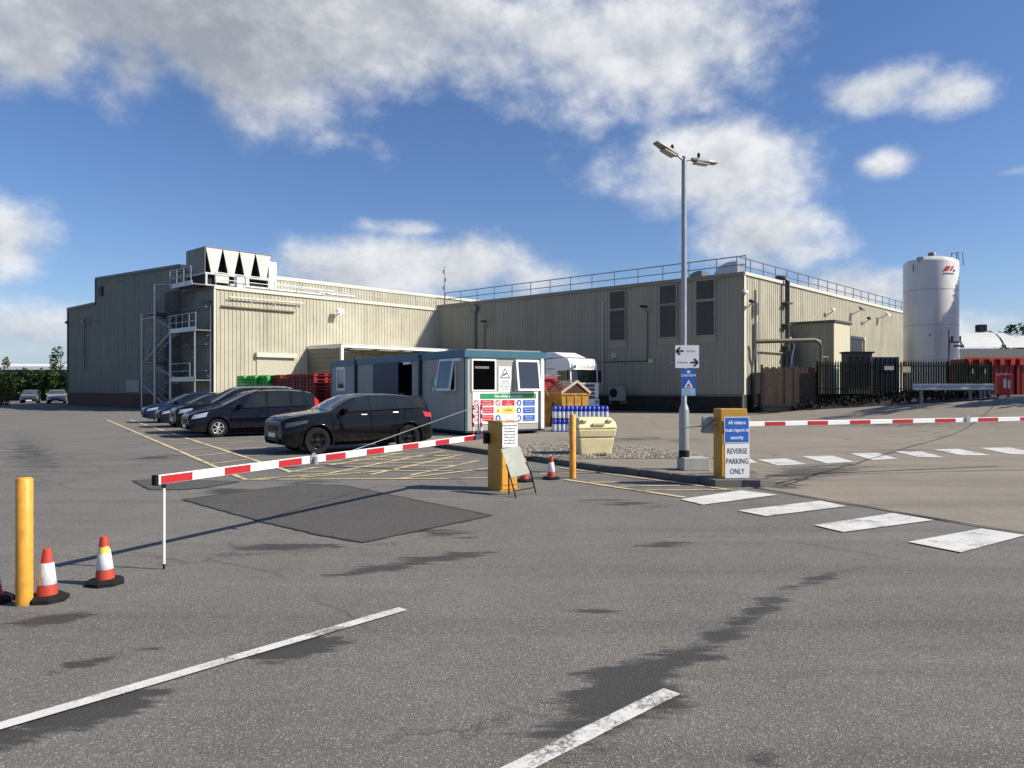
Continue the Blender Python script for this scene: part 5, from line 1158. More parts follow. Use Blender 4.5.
mb=MB(); mb.box((LX,LY-.06,2.35),(.09,.07,.03)); mb.box((LX,LY-.06,2.0),(.09,.07,.03)); mb.box((LX-.26,LY-.09,2.13),(.05,.05,.03)); mb.build('sign_clamp',GALVD,lc)
# grit bin
gx,gy=G(596,455,.1)[:2]
gt=thing('grit_bin','cream plastic grit bin with a hinged lid on the pavement by the gravel','grit bin',(gx-.06,gy+.36,.1),R(14))
def frus(mb,w0,d0,w1,d1,z0,z1): mb.hexa([(-w0,-d0,z0),(w0,-d0,z0),(w0,d0,z0),(-w0,d0,z0),(-w1,-d1,z1),(w1,-d1,z1),(w1,d1,z1),(-w1,d1,z1)])
mb=MB(); frus(mb,.38,.30,.43,.36,0,.40); frus(mb,.44,.37,.475,.41,.405,.60); mb.build('body',GRIT,gt,bevel=.03)
mb=MB(); frus(mb,.485,.42,.45,.36,.61,.78); frus(mb,.45,.35,.39,.24,.782,.86); mb.build('lid',GRIT,gt,bevel=.03)
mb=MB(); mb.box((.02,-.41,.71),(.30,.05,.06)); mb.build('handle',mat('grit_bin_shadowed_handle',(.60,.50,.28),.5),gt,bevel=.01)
mb=MB(); 
for x in (-.31,.31): mb.box((x,-.37,.80),(.13,.10,.05))
mb.build('lid_recess',GRIT,gt,bevel=.01)
wd=MB(); rr=random.Random(5)
c=G(601,456.5,.1)
for k in range(26):
    a=rr.uniform(0,6.28); r0=rr.uniform(0,.16); h_=rr.uniform(.04,.13); p=c+Vector((r0*1.2*math.cos(a),r0*.4*math.sin(a),0)); q=p+Vector((rr.uniform(-.06,.06),rr.uniform(-.04,.04),h_))
    wd.add([p+Vector((-.008,0,0)),p+Vector((.008,0,0)),q],[(0,1,2)])
tag(wd.build('weeds',mat('weed_dark',(.07,.065,.025),.8),recalc=False),'small dark weeds at the foot of the cream grit bin','weeds',kind='stuff')
# ------------------------------------------------------------------ cars
def lerpc(pts):
    def f(x):
        if x<=pts[0][0]: return pts[0][1]
        for i in range(len(pts)-1):
            (a,b_),(c,d)=pts[i],pts[i+1]
            if x<=c:
                # monotone-ish cubic using finite-difference tangents
                h=c-a; s=(d-b_)/h
                m0=s if i==0 else (lambda s0:0 if s0*s<=0 else 2*s0*s/(s0+s))((b_-pts[i-1][1])/(a-pts[i-1][0]))
                m1=s if i==len(pts)-2 else (lambda s0:0 if s0*s<=0 else 2*s0*s/(s0+s))((pts[i+2][1]-d)/(pts[i+2][0]-c))
                t_=(x-a)/h; return (2*t_**3-3*t_**2+1)*b_+(t_**3-2*t_**2+t_)*h*m0+(-2*t_**3+3*t_**2)*d+(t_**3-t_**2)*h*m1
        return pts[-1][1]
    return f
def lin(pts):
    def f(x):
        if x<=pts[0][0]: return pts[0][1]
        for (a,b_),(c,d) in zip(pts,pts[1:]):
            if x<=c: return b_+(d-b_)*(x-a)/(c-a)
        return pts[-1][1]
    return f
def build_car(spec,name,label,loc,rz,group,detail=True):
    """x backwards from the nose (0) to the tail (L); y across; z up.  The nose points along local +x after mirroring."""
    L_,W_,Hh=spec['L'],spec['W'],spec['H']; hw=W_/2
    top=lerpc(spec['top']); sh=lerpc(spec['belt']); wr=spec['wr']; wx=spec['wheels']
    body=spec['paint']; nz=lerpc(spec.get('plan',[(0,.74),(.10,.86),(.30,.95),(.7,1.0),(L_-.7,1.0),(L_-.3,.965),(L_-.08,.90),(L_,.80)]))
    low=lin([(0,.42),(.05,.26),(.25,.20),(wx[0],.22),(wx[1],.22),(L_-.3,.24),(L_-.06,.30),(L_,.45)])
    tum=spec.get('tumble',.30)
    def zlow(x):
        z=low(x)
        for c in wx:
            d=abs(x-c); Rr=wr+.055
            if d<Rr: z=max(z,wr+math.sqrt(Rr*Rr-d*d))
        return z
    def belt(x): return min(sh(x),top(x)-.035)
    def side_y(x,z):
        b_=belt(x); p=nz(x)*hw
        if z<=b_:
            q=max(0,min(1,(z-.2)/(b_-.2))); return p*(.955+.045*math.sin(math.pi*min(1,q*1.15))**.7-.03*max(0,(q-.75)/.25)**2)
        return p*(.925)-tum*(z-b_)
    def edge(x): b_=belt(x); return max(b_+.012, top(x)-.055 if top(x)-b_>.12 else b_+(top(x)-b_)*.45)
    def top_z(x,y):
        ye=max(.05,side_y(x,edge(x))); q=min(1,abs(y)/ye); return top(x)-(top(x)-edge(x))*q**2.6
    xs_=set([0,.02,.05,.1,.16,.24,L_,L_-.02,L_-.05,L_-.1,L_-.17,L_-.25]); x=.3
    while x<L_-.28: xs_.add(round(x,3)); x+=.09
    for c in wx:
        for k in range(-8,9): xs_.add(round(c+(wr+.055)*math.sin(k/8*math.pi/2),3))
    for q in spec['top']: xs_.add(q[0])
    xs_=sorted(xs_); xx=[xs_[0]]
    for q in xs_[1:]:
        if q-xx[-1]>.008: xx.append(q)
    ZQ=[0,.12,.3,.5,.7,.86,1]
    rings=[]
    for x in xx:
        zl=zlow(x); b_=belt(x); e=edge(x); half=[]
        zl=min(zl,b_-.04)
        for q in ZQ: z=zl+(b_-zl)*q; half.append((side_y(x,z),z))
        for q in (.02,.35,.7,1): z=b_+(e-b_)*q; half.append((side_y(x,z+1e-4),z))
        ye=half[-1][0]
        for q in (.93,.8,.55,.28): half.append((ye*q,top_z(x,ye*q)))
        rings.append([(x,y,z) for y,z in half]+[(x,0,top(x))]+[(x,-y,z) for y,z in reversed(half)])
    n=len(rings[0]); vs=[p for r in rings for p in r]; fs=[]
    for i in range(len(rings)-1):
        for k in range(n-1): fs.append((i*n+k,i*n+k+1,(i+1)*n+k+1,(i+1)*n+k))
    m_=(n-1)//2
    for r0 in (0,(len(rings)-1)*n):
        for k in range(m_): 
            if k<m_-1: fs.append((r0+k,r0+k+1,r0+n-2-k,r0+n-1-k))
            else: fs.append((r0+k,r0+k+1,r0+n-1-k))
    T=lambda p:(L_/2-p[0],p[1],p[2])       # nose to +x
    root=thing(name,label,'car',loc,rz,group)
    def mk(mb,nm,m,par=root,**k):
        mb.v=[T(p) for p in mb.v]; return mb.build(nm,m,par,**k)
    mb=MB(); mb.add(vs,fs,True); bo=mk(mb,'body',body,sharp=38)
    # dark inner core closing the wheel wells and the floor
    mb=MB(); mb.box((L_/2,0,.42),(L_-.5,W_-.55,.42)); mb.box(((wx[0]+wx[1])/2,0,.30),(wx[1]-wx[0]-2*wr-.14,W_-.16,.16)); 
    for c in wx: mb.box((c,0,.62),(2*wr+.3,W_-.5,.3))
    mk(mb,'underbody',mat('underbody_black',(.008,.008,.008),.9))
    # patches lying on the skin
    def side_patch(mb,poly,s,off=.004,nx=8,nz_=4):   # poly: 4 corners (x,z) lower-front, lower-rear, upper-rear, upper-front
        (x0,z0),(x1,z1),(x2,z2),(x3,z3)=poly; vs_=[]
        for j in range(nz_+1):
            for i in range(nx+1):
                u_,v_=i/nx,j/nz_; x=(x0*(1-u_)+x1*u_)*(1-v_)+(x3*(1-u_)+x2*u_)*v_; z=(z0*(1-u_)+z1*u_)*(1-v_)+(z3*(1-u_)+z2*u_)*v_
                vs_.append((x,s*(side_y(x,z)+off),z))
        mb.add(vs_,[(j*(nx+1)+i,j*(nx+1)+i+1,(j+1)*(nx+1)+i+1,(j+1)*(nx+1)+i) for j in range(nz_) for i in range(nx)],True)
    for poly in spec['side_windows']:
        for s in (-1,1): mb=MB(); side_patch(mb,poly,s,.005); mk(mb,'side_window',GLASS,recalc=False)
    def top_patch(mb,x0,x1,in0,in1,off=.006,nx=8,ny=10,w0=None):
        vs_=[]
        for i in range(nx+1):
            x=x0+(x1-x0)*i/nx; ye=side_y(x,edge(x)); wv=ye-(in0+(in1-in0)*i/nx)
            for j in range(ny+1): y=-wv+2*wv*j/ny; vs_.append((x,y,top_z(x,y)+off))
        mb.add(vs_,[(i*(ny+1)+j,i*(ny+1)+j+1,(i+1)*(ny+1)+j+1,(i+1)*(ny+1)+j) for i in range(nx) for j in range(ny)],True)
    a,b_=spec['screen']; mb=MB(); top_patch(mb,a,b_,.05,.03,.008); mk(mb,'windscreen',SCREEN,recalc=False)
    a,b_=spec['rear_screen']; mb=MB(); top_patch(mb,a,b_,.05,.08,.010); mk(mb,'rear_window',GLASS,recalc=False)
    for s in (-1,1):
        mb=MB(); side_patch(mb,spec['head'],s,.007,6,3); mk(mb,'headlight',spec.get('headm',HEADL),recalc=False)
        mb=MB(); side_patch(mb,spec['tail'],s,.007,5,3); mk(mb,'tail_light',TAILL,recalc=False)
    # front details
    mb=MB(); fz=spec['belt'][0][1]; yw=nz(0)*hw*.86
    zt_=min(belt(0)-.02,fz-.03); mb.box((-.004,0,zt_-.10),(.02,yw*1.2,.13)); mb.box((.0,0,.40),(.03,yw*1.5,.12)); mk(mb,'grille',DARK)
    mb=MB(); mb.box((-.02,0,zt_-.27),(.015,.52,.11)); fp=mk(mb,'number_plate',PLATEW)
    mb=MB(); mb.box((L_+.012,0,.82),(.015,.52,.11)); mk(mb,'number_plate',PLATEY)
    # door shut lines and handles
    mb=MB(); mh=MB(); ms=MB(); 
    for s in (-1,1):
        for xd in spec['doors']:
            x0,x1=xd; side_patch(mb,[(x0,.30),(x0+.012,.30),(x1+.012,sh(x1)-.01),(x1,sh(x1)-.01)],s,.0035,1,6)
        for xh in spec['handles']:
            z=sh(xh)-.10; mh.box((xh,s*(side_y(xh,z)+.018),z),(.17,.025,.03))
        side_patch(ms,[(wx[0]+wr+.1,.225),(wx[1]-wr-.1,.225),(wx[1]-wr-.1,.31),(wx[0]+wr+.1,.31)],s,.010,10,2)
        side_patch(ms,[(spec['screen'][0]+.35,sh(spec['screen'][0]+.35)-.02),(L_-.45,sh(L_-.45)-.02),(L_-.45,sh(L_-.45)-.002),(spec['screen'][0]+.35,sh(spec['screen'][0]+.35)-.002)],s,.006,12,1)
    mk(mb,'door_seam',SEAM,recalc=False); mk(mh,'door_handle',spec.get('handlem',body),bevel=.006); mk(ms,'sill_trim',SEAM,recalc=False)
    for s in (-1,1):
        xm=spec['mirror'][0]; zm=spec['mirror'][1]; ym=side_y(xm,zm)
        mb=MB(); mb.box((xm,s*(ym+.10),zm+.04),(.13,.19,.13)); mb.box((xm+.02,s*(ym+.01),zm-.02),(.07,.08,.04)); mk(mb,'mirror',body,bevel=.035)
    ml=MB()
    for c in wx:
        for s in (-1,1):
            N=18; vs_=[]
            for i in range(N+1):
                a=math.pi*(-.04+1.08*i/N); 
                for rr_,of in ((wr+.05,-.06),(wr+.05,.012),(wr+.085,.012),(wr+.105,.0)):
                    x=c+rr_*math.cos(a); z=wr+rr_*math.sin(a); xx_=max(.02,min(L_-.02,x)); vs_.append((x,s*(side_y(xx_,max(z,.25))+of),z))
            ml.add(vs_,[(4*i+k,4*i+k+1,4*i+4+k+1,4*i+4+k) for i in range(N) for k in range(3)],True)
    mk(ml,'wheel_arch',spec.get('arch',body),recalc=False)
    for c in wx:
        for s in (-1,1):
            yo=hw*.985; mb=MB(); tw_=.22
            prof=[(wr*.60,0),(wr*.66,.012),(wr*.93,.010),(wr*.985,-.02),(wr,-.06),(wr,-tw_+.05),(wr*.96,-tw_),(wr*.5,-tw_)]
            mb.lathe(prof,(0,0,0),30,True,'y'); mb.v=[(p[0]+c,s*(p[1]+yo-.02),p[2]+wr) for p in mb.v]; ty=mk(mb,'wheel',RUBBER,sharp=50)
            mb=MB(); ri=wr*.62; mb.lathe([(ri,.0),(ri*.93,.004),(ri*.90,-.045),(ri*.9,-.07)],(0,0,0),30,True,'y')
            mb.lathe([(0.001,.004),(ri*.20,.0),(ri*.24,-.03)],(0,0,0),16,True,'y')
            ns=spec.get('spokes',5)
            for k in range(ns):
                a=2*math.pi*k/ns+.3
                for da_ in ((-.16,.16) if spec.get('twin') else (0,)):
                    p=Vector((ri*.18*math.cos(a),-.010,ri*.18*math.sin(a))); q=Vector((ri*.92*math.cos(a+da_),-.004,ri*.92*math.sin(a+da_))); mb.beam(p,q,ri*(.12 if spec.get('twin') else spec.get('sw',.22)),.03)
            mb.v=[(p[0]+c,s*(p[1]+yo-.012),p[2]+wr) for p in mb.v]; mk(mb,'rim',spec['rim'],ty)
            mb=MB(); mb.lathe([(.001,-.075),(ri*.92,-.075)],(0,0,0),20,False,'y'); mb.v=[(p[0]+c,s*(p[1]+yo-.012),p[2]+wr) for p in mb.v]; mk(mb,'brake_disc',mat('wheel_dark',(.02,.02,.02),.6),ty)
    if spec.get('rails'):
        mb=MB(); a,b_=spec['rails']
        for s in (-1,1):
            path=[(x,s*(side_y(x,edge(x))-.05),top_z(x,side_y(x,edge(x))-.05)+(.05 if 0<i<8 else .0)) for i,x in enumerate([a+(b_-a)*k/8 for k in range(9)])]
            mb.tube(path,.016,6)
        mk(mb,'roof_rail',spec.get('railmat',CHROME))
    if spec.get('spoiler'):
        x=spec['spoiler']; z=top(x); mb=MB(); mb.hexa([(x-.05,-.55,z-.03),(x-.05,.55,z-.03),(x+.17,.55,z-.055),(x+.17,-.55,z-.055),(x-.05,-.55,z+.012),(x-.05,.55,z+.012),(x+.17,.55,z-.02),(x+.17,-.55,z-.02)]); mk(mb,'spoiler',body,bevel=.01)
        mb=MB(); mb.box((x-.25,0,z+.05),(.12,.03,.07)); mk(mb,'aerial_fin',body,bevel=.01)
    return root
BLACKP=paint('gloss_black_paint',(.0022,.0022,.003)); NAVYP=paint('dark_blue_black_paint',(.003,.0035,.008)); CHARP=paint('charcoal_black_paint',(.003,.003,.004))
BLUEP=paint('deep_blue_paint',(.008,.018,.06)); SLATEP=paint('slate_blue_paint',(.008,.012,.022)); SILVP=paint('silver_paint',(.42,.43,.44),.5); WHTP=paint('white_car_paint',(.75,.75,.75))
BLKRIM=mat('black_rim',(.015,.015,.016),.3,.5,var=.1); ALRIM=mat('silver_rim',(.62,.62,.62),.3,.55,var=.04)
SUV=dict(headm=HEADD,handlem=CHROME,L=4.37,W=1.90,H=1.58,wr=.355,wheels=(.88,3.54),paint=BLACKP,rim=BLKRIM,twin=True,spokes=5,arch=BLACKP,
  top=[(0,.84),(.06,.94),(.25,1.01),(.7,1.07),(1.12,1.12),(1.28,1.17),(1.75,1.42),(2.00,1.525),(2.4,1.575),(3.0,1.575),(3.6,1.545),(4.0,1.495),(4.08,1.455),(4.28,1.12),(4.35,.95),(4.37,.80)],
  belt=[(0,.80),(.3,.95),(1.2,1.07),(2.4,1.115),(3.5,1.165),(4.1,1.18),(4.37,.88)],tumble=.34,screen=(1.24,2.02),rear_screen=(4.07,4.25),
  side_windows=[[(1.62,1.115),(2.34,1.135),(2.34,1.495),(1.98,1.45)],[(2.40,1.14),(3.14,1.165),(3.12,1.495),(2.40,1.495)],[(3.19,1.175),(3.84,1.225),(3.72,1.415),(3.16,1.485)]],
  head=[(.06,.70),(.62,.83),(.62,.90),(.10,.83)],tail=[(4.05,.92),(4.33,.90),(4.32,1.02),(3.98,1.07)],doors=[(1.30,1.28),(2.38,2.38),(3.30,3.42)],handles=[2.18,3.12],mirror=(1.62,1.09),spoiler=4.02)
MPV=dict(L=4.47,W=1.80,H=1.60,wr=.315,wheels=(.90,3.60),paint=NAVYP,rim=ALRIM,spokes=6,sw=.34,
  top=[(0,.72),(.06,.80),(.3,.90),(.7,1.00),(1.0,1.07),(1.25,1.18),(1.8,1.44),(2.1,1.545),(2.5,1.60),(3.2,1.605),(3.8,1.565),(4.1,1.52),(4.2,1.46),(4.38,1.12),(4.44,.9),(4.47,.7)],
  belt=[(0,.68),(.3,.83),(1.0,.93),(2.4,.985),(3.5,1.01),(4.2,1.03),(4.47,.8)],tumble=.26,screen=(1.10,2.0),rear_screen=(4.17,4.36),
  side_windows=[[(1.28,1.0),(1.62,.985),(1.62,1.27),(1.58,1.255)],[(1.70,.99),(2.46,1.01),(2.46,1.51),(2.02,1.445)],[(2.56,1.015),(3.30,1.035),(3.30,1.525),(2.56,1.52)],[(3.40,1.04),(4.10,1.07),(3.98,1.46),(3.40,1.52)]],
  head=[(.08,.62),(.52,.70),(.60,.86),(.16,.76)],tail=[(4.18,.92),(4.42,.90),(4.36,1.22),(4.22,1.32)],doors=[(1.28,1.34),(2.51,2.51),(3.40,3.52)],handles=[2.28,3.22],mirror=(1.60,1.01),rails=(2.1,3.9),railmat=DARK)
def variant(b_,**k): d=dict(b_); d.update(k); return d
OFFR=variant(MPV,L=4.6,W=1.86,wr=.345,wheels=(.92,3.66),paint=CHARP,rim=BLKRIM,
  top=[(0,.85),(.06,.94),(.3,1.04),(.8,1.10),(1.15,1.14),(1.40,1.25),(1.85,1.52),(2.1,1.64),(2.5,1.70),(3.4,1.71),(4.1,1.68),(4.3,1.62),(4.48,1.25),(4.57,1.0),(4.6,.8)],
  belt=[(0,.80),(.3,.96),(1.0,1.04),(2.4,1.08),(3.5,1.10),(4.3,1.12),(4.6,.9)],screen=(1.26,2.02),rear_screen=(4.27,4.45),
  side_windows=[[(1.66,1.09),(2.50,1.10),(2.50,1.60),(2.08,1.56)],[(2.60,1.11),(3.36,1.12),(3.36,1.61),(2.60,1.61)],[(3.46,1.13),(4.18,1.15),(4.06,1.57),(3.46,1.61)]],
  head=[(.08,.74),(.50,.80),(.55,.93),(.14,.88)],tail=[(4.32,.95),(4.54,.93),(4.5,1.2),(4.36,1.3)],mirror=(1.64,1.10),rails=(2.0,4.1),railmat=CHROME)
HATCH=dict(L=4.1,W=1.75,H=1.46,wr=.31,wheels=(.82,3.38),paint=BLUEP,rim=ALRIM,spokes=5,sw=.25,
  top=[(0,.66),(.06,.74),(.3,.83),(.8,.93),(1.0,.98),(1.2,1.06),(1.7,1.30),(2.0,1.405),(2.3,1.45),(2.8,1.455),(3.4,1.41),(3.6,1.36),(3.9,1.08),(4.05,.95),(4.1,.72)],
  belt=[(0,.62),(.3,.77),(1.0,.87),(2.4,.93),(3.5,.97),(3.85,.97),(4.1,.76)],tumble=.30,screen=(1.04,1.92),rear_screen=(3.58,3.86),
  side_windows=[[(1.40,.94),(2.22,.96),(2.22,1.37),(1.86,1.30)],[(2.32,.965),(3.0,.99),(2.98,1.375),(2.32,1.375)],[(3.08,1.0),(3.5,1.04),(3.38,1.29),(3.06,1.36)]],
  head=[(.08,.56),(.55,.66),(.60,.76),(.14,.68)],tail=[(3.84,.82),(4.06,.80),(4.02,.96),(3.8,1.04)],doors=[(1.20,1.2),(2.27,2.27),(3.08,3.15)],handles=[2.08,2.92],mirror=(1.42,.96))
EST=variant(HATCH,L=4.5,W=1.78,wheels=(.86,3.56),paint=SILVP,top=[(0,.68),(.06,.76),(.3,.85),(.9,.95),(1.1,1.0),(1.3,1.08),(1.8,1.32),(2.1,1.43),(2.5,1.47),(3.4,1.46),(4.1,1.40),(4.2,1.34),(4.38,1.05),(4.46,.9),(4.5,.7)],
  belt=[(0,.64),(.3,.79),(1.0,.89),(2.4,.95),(3.5,.98),(4.2,.98),(4.5,.78)],rear_screen=(4.16,4.36),screen=(1.14,2.0),tail=[(4.18,.85),(4.44,.83),(4.40,1.0),(4.2,1.1)],
  side_windows=[[(1.5,.96),(2.36,.98),(2.36,1.39),(1.96,1.33)],[(2.46,.985),(3.2,1.0),(3.2,1.395),(2.46,1.395)],[(3.3,1.01),(4.05,1.03),(3.92,1.33),(3.3,1.39)]])
GRP='cars parked nose-out in the marked bays'
NOSE=math.atan2(-B.y,-B.x)
def park(spec,fw,wheel_front_y=None):
    """fw = ground point under the near-side front wheel; returns centre location"""
    wx=spec['wheels'][0]; c=spec['L']/2-wx         # centre is c behind the front axle
    return Vector((fw.x,fw.y,0))+B*c+A*(spec['W']/2-.05)
fw0=G(311,454.6)
c=park(SUV,fw0)+B*.05; sv_car=build_car(SUV,'parked_car','glossy black sport utility car with black wheels, nearest of the parked cars to the cabin',tuple(c),NOSE+R(3),GRP); sv_car.scale=(.955,.955,.955)
fz=G(218,437.5); c=park(MPV,fz); build_car(MPV,'parked_car','dark navy people carrier with silver wheels and a red tail light, beside the red pallets',tuple(c),NOSE,GRP)
for s_,spec,ex,lab in ((2.45,OFFR,0.0,'tall black off-road car with bright roof rails just behind the people carrier'),(7.4,variant(HATCH,paint=SLATEP),.0,'slate blue hatchback, second from the far end of the parked row'),(12.3,HATCH,0.0,'bright blue hatchback farthest along the parked row by the stair tower')):
    p=fz+A*s_; c=park(spec,p); build_car(spec,'parked_car',lab,tuple(c),NOSE,GRP)
GR2='distant cars parked by the hedge'
build_car(variant(HATCH,paint=mat('teal_grey_paint',(.04,.06,.075),.3,.2,coat=1)),'parked_car','small dark blue hatchback parked before the distant hedge',(-52.9,83.5,0),R(-62),GR2)
build_car(EST,'parked_car','silver estate car parked before the distant hedge beside the factory corner',(-49.4,82.5,0),R(-62),GR2)
build_car(variant(HATCH,paint=WHTP),'parked_car','white car cut off by the left edge of the photo',(-36.4,50.0,0),R(-6),GR2)

# ------------------------------------------------------------------ pallets
def pallet_mesh(m,nm):
    mb=MB()
    for z in (.008,.135): 
        for k in range(5): mb.box((0,-.48+k*.24,z+.008),(1.2,.15,.022))
    for x in (-.52,0,.52):
        mb.box((x,0,.115),(.10,1.1,.018))
        for y in (-.48,0,.48): mb.box((x,y,.065),(.16,.13,.10))
    return mb.build(nm,m)
def stack(m,nm,lab,grp,o,cols,n,du,rz):
    first=None; me=None
    for c_ in range(cols):
        for k in range(n[c_] if isinstance(n,(list,tuple)) else n):
            p=o+du*c_
            if first is None: ob=pallet_mesh(m,nm); first=ob; tag(ob,lab,'pallet',grp)
            else: ob=first.copy(); COL.objects.link(ob)
            ob.location=(p.x+random.uniform(-.015,.015),p.y+random.uniform(-.015,.015),k*.158+.0); ob.rotation_euler=(0,0,rz+random.uniform(-.012,.012))
RZB=math.atan2(B.y,B.x)
stack(REDP,'plastic_pallet','dark red plastic pallet in the high stacks between the people carrier and the cabin','red plastic pallets',Vector((-9.15,36.75,0)),7,[15,15,15,15,14,15,15],A*1.16,RZB)
stack(GRNP,'plastic_pallet','bright green plastic pallet in the stacks left of the red ones','green plastic pallets',Vector((-13.35,42.6,0)),3,15,A*1.2+B*-.35,RZB+R(8))
# ------------------------------------------------------------------ bottles
bo=thing('water_bottle','blue-capped white plastic water bottle in the block stacked behind the grit bin','bottle',(0,0,0),0,'blue-capped water bottles')
mb=MB(); mb.lathe([(.0,.0),(.072,.0),(.076,.02),(.076,.30),(.065,.34),(.04,.37)],(0,0,0),10); mb.build('body',BOTT,bo,sharp=50)
mb=MB(); mb.lathe([(.0,.43),(.04,.43),(.045,.40),(.079,.375),(.079,.24),(.077,.235)],(0,0,0),10); mb.build('cap',BLUP,bo)
bx0,by0=1.52,27.0; first=True
for tier in range(2):
    for r_ in range(4):
        for c_ in range(13):
            p=Vector((bx0,by0,.13+tier*.45))+Vector((.97,.02,0))*c_*.158+Vector((-.02,.97,0))*r_*.16
            o=bo if first else copy_tree(bo); first=False
            o.location=(p.x+random.uniform(-.006,.006),p.y,p.z); o.rotation_euler=(0,0,random.random()*6)
tr0=thing('bottle_tray','dark blue slatted tray pallet under the stacked water bottles','pallet',(bx0+.98,by0+.33,.1))
mb=MB(); 
for k in range(4): mb.box((0,-.34+k*.23,.018),(2.2,.14,.02))
mb.build('deck',BLUP,tr0)
# ------------------------------------------------------------------ skips
def skip_shape(mb,L0,L1,W_,z0,z1,hollow=True):
    a=[(-L0/2,-W_/2,z0),(L0/2,-W_/2,z0),(L0/2,W_/2,z0),(-L0/2,W_/2,z0)]; b_=[(-L1/2,-W_/2-.05,z1),(L1/2,-W_/2-.05,z1),(L1/2,W_/2+.05,z1),(-L1/2,W_/2+.05,z1)]
    mb.add(a+b_,[(0,1,2,3),(0,1,5,4),(1,2,6,5),(2,3,7,6),(3,0,4,7)])
    i_=.06; c=[(x*.97,y*.95,z) for x,y,z in b_]; d=[(x*.95,y*.93,z0+.08) for x,y,z in a]
    mb.add(b_+c,[(0,1,5,4),(1,2,6,5),(2,3,7,6),(3,0,4,7)]); mb.add(c+d,[(0,1,5,4),(1,2,6,5),(2,3,7,6),(3,0,4,7),(4,5,6,7)])
s1=thing('waste_skip','yellow waste skip with a pitched pale timber lid frame standing behind the water bottles','skip',(2.12,31.2,.1),R(24))
mb=MB(); skip_shape(mb,.95,1.25,1.9,.05,1.30); mb.build('body',SKY_Y,s1)
mb=MB(); 
for y in (-1.0,1.0): mb.beam((-.66,y,1.31),(.66,y,1.31),.07,.07)
for x in (-.63,.63): mb.beam((x,-1,1.31),(x,1,1.31),.07,.07)
for x in (-.35,0,.35): mb.beam((x*.9,-.965,.1),(x,-1.0,1.28),.07,.05)
mb.build('rim',SKY_Y,s1)
mb=MB(); mb.plate([(-.62,-1.0,1.34),(.60,-1.0,1.34),(.05,-1.0,1.76)],.03); mb.build('gable_panel',mat('gable_dark_red',(.045,.008,.008),.7),s1)
mb=MB()
mb.beam((-.66,-1.05,1.36),(.05,-1.05,1.82),.05,.09); mb.beam((.66,-1.05,1.36),(.05,-1.05,1.82),.05,.09)
for k in range(7): q=k/6; mb.beam((-.66+.71*q,-1.05,1.36+.46*q),(-.66+.71*q-.0,1.0,1.36+.46*q+.0),.07,.03)
for k in range(5): q=k/5; mb.beam((.66-.61*q,-1.05,1.36+.46*q),(.66-.61*q,1.0,1.36+.46*q),.07,.03)
mb.beam((.05,-1.05,1.83),(.05,1.05,1.83),.08,.05); mb.build('lid_frame',TIMBER,s1)
s2=thing('waste_skip','dark red skip with a slanting side just right of the cabin end','skip',(1.85,32.4,.1),R(22))
mb=MB(); pr_=[(-.9,0),(.30,0),(.62,1.0),(-.36,1.95),(-1.25,1.95)]; lo=[(x,-.6,z) for x,z in pr_]; hi=[(x,.8,z) for x,z in pr_]; n=len(pr_)
mb.add(lo+hi,[tuple(range(n)),tuple(reversed(range(n,2*n)))]+[(i,(i+1)%n,n+(i+1)%n,n+i) for i in range(n)]); mb.build('body',SKR,s2)
mb=MB(); mb.beam((-.36,-.68,1.97),(.64,-.66,1.02),.05,.05); mb.beam((-1.25,-.68,1.97),(-.36,-.68,1.97),.05,.05); mb.build('rim',SKY_Y if False else mat('rim_red',(.45,.05,.04),.5),s2)
rl=random.Random(4); mb=MB()
for k in range(16):
    p=Vector((rl.uniform(-1.1,-.4),rl.uniform(-.5,.8),1.98+rl.uniform(0,.12))); q=p+Vector((rl.uniform(-.5,.7),rl.uniform(-.5,.5),rl.uniform(-.05,.22))); mb.beam(p,q,rl.choice((.03,.06,.12)),.03)
tag(mb.build('scrap_timber',TIMBER),'pale scrap timber heaped loose on the dark red skip','scrap wood',kind='stuff'); o_=bpy.data.objects['scrap_timber']; o_.location=s2.location; o_.rotation_euler=s2.rotation_euler
s3=thing('waste_skip','small yellow skip corner showing between the cabin and the red skip','skip',(1.22,31.0,.1),R(10))
mb=MB(); skip_shape(mb,.5,.62,.8,0,.95); mb.build('body',SKY_Y,s3); mb=MB(); mb.beam((-.32,-.44,.97),(.32,-.44,.97),.06,.06); mb.beam((-.05,-.44,1.7),(.32,-.44,.97),.05,.05); mb.build('rim',SKY_Y,s3)
# ------------------------------------------------------------------ lorry
TXX=thing('lorry','white lorry tractor cab with roof deflector parked against the shaded warehouse wall','lorry',(4.55,51.4,0),math.atan2(-.80,.60))
TW=WHITEC; hwT=1.25
def P_(x,y,z): return (x,y,z)
mb=MB()   # cab: nose at +x
prof=[(-2.1,.95),(-2.1,3.58),(-1.9,3.64),(-.2,3.66),(.22,3.62),(.42,3.35),(.47,2.85),(.52,2.0),(.56,1.5),(.56,.95)]
n=len(prof); vs=[(x,-hwT,z) for x,z in prof]+[(x,hwT,z) for x,z in prof]
mb.add(vs,[tuple(range(n)),tuple(reversed(range(n,2*n)))]+[(i,(i+1)%n,n+(i+1)%n,n+i) for i in range(n)]); cab=mb.build('cab',TW,TXX,bevel=.05)
mb=MB(); mb.hexa([(-2.15,-1.15,3.72),(-.35,-.95,3.72),(-.35,.95,3.72),(-2.15,1.15,3.72),(-2.1,-1.1,4.12),(-1.5,-.95,4.10),(-1.5,.95,4.10),(-2.1,1.1,4.12)]); mb.build('roof_deflector',TW,TXX,bevel=.02); mb=MB(); mb.box((-1.3,0,3.69),(1.6,1.7,.06)); mb.build('roof_plinth',DARK,TXX)
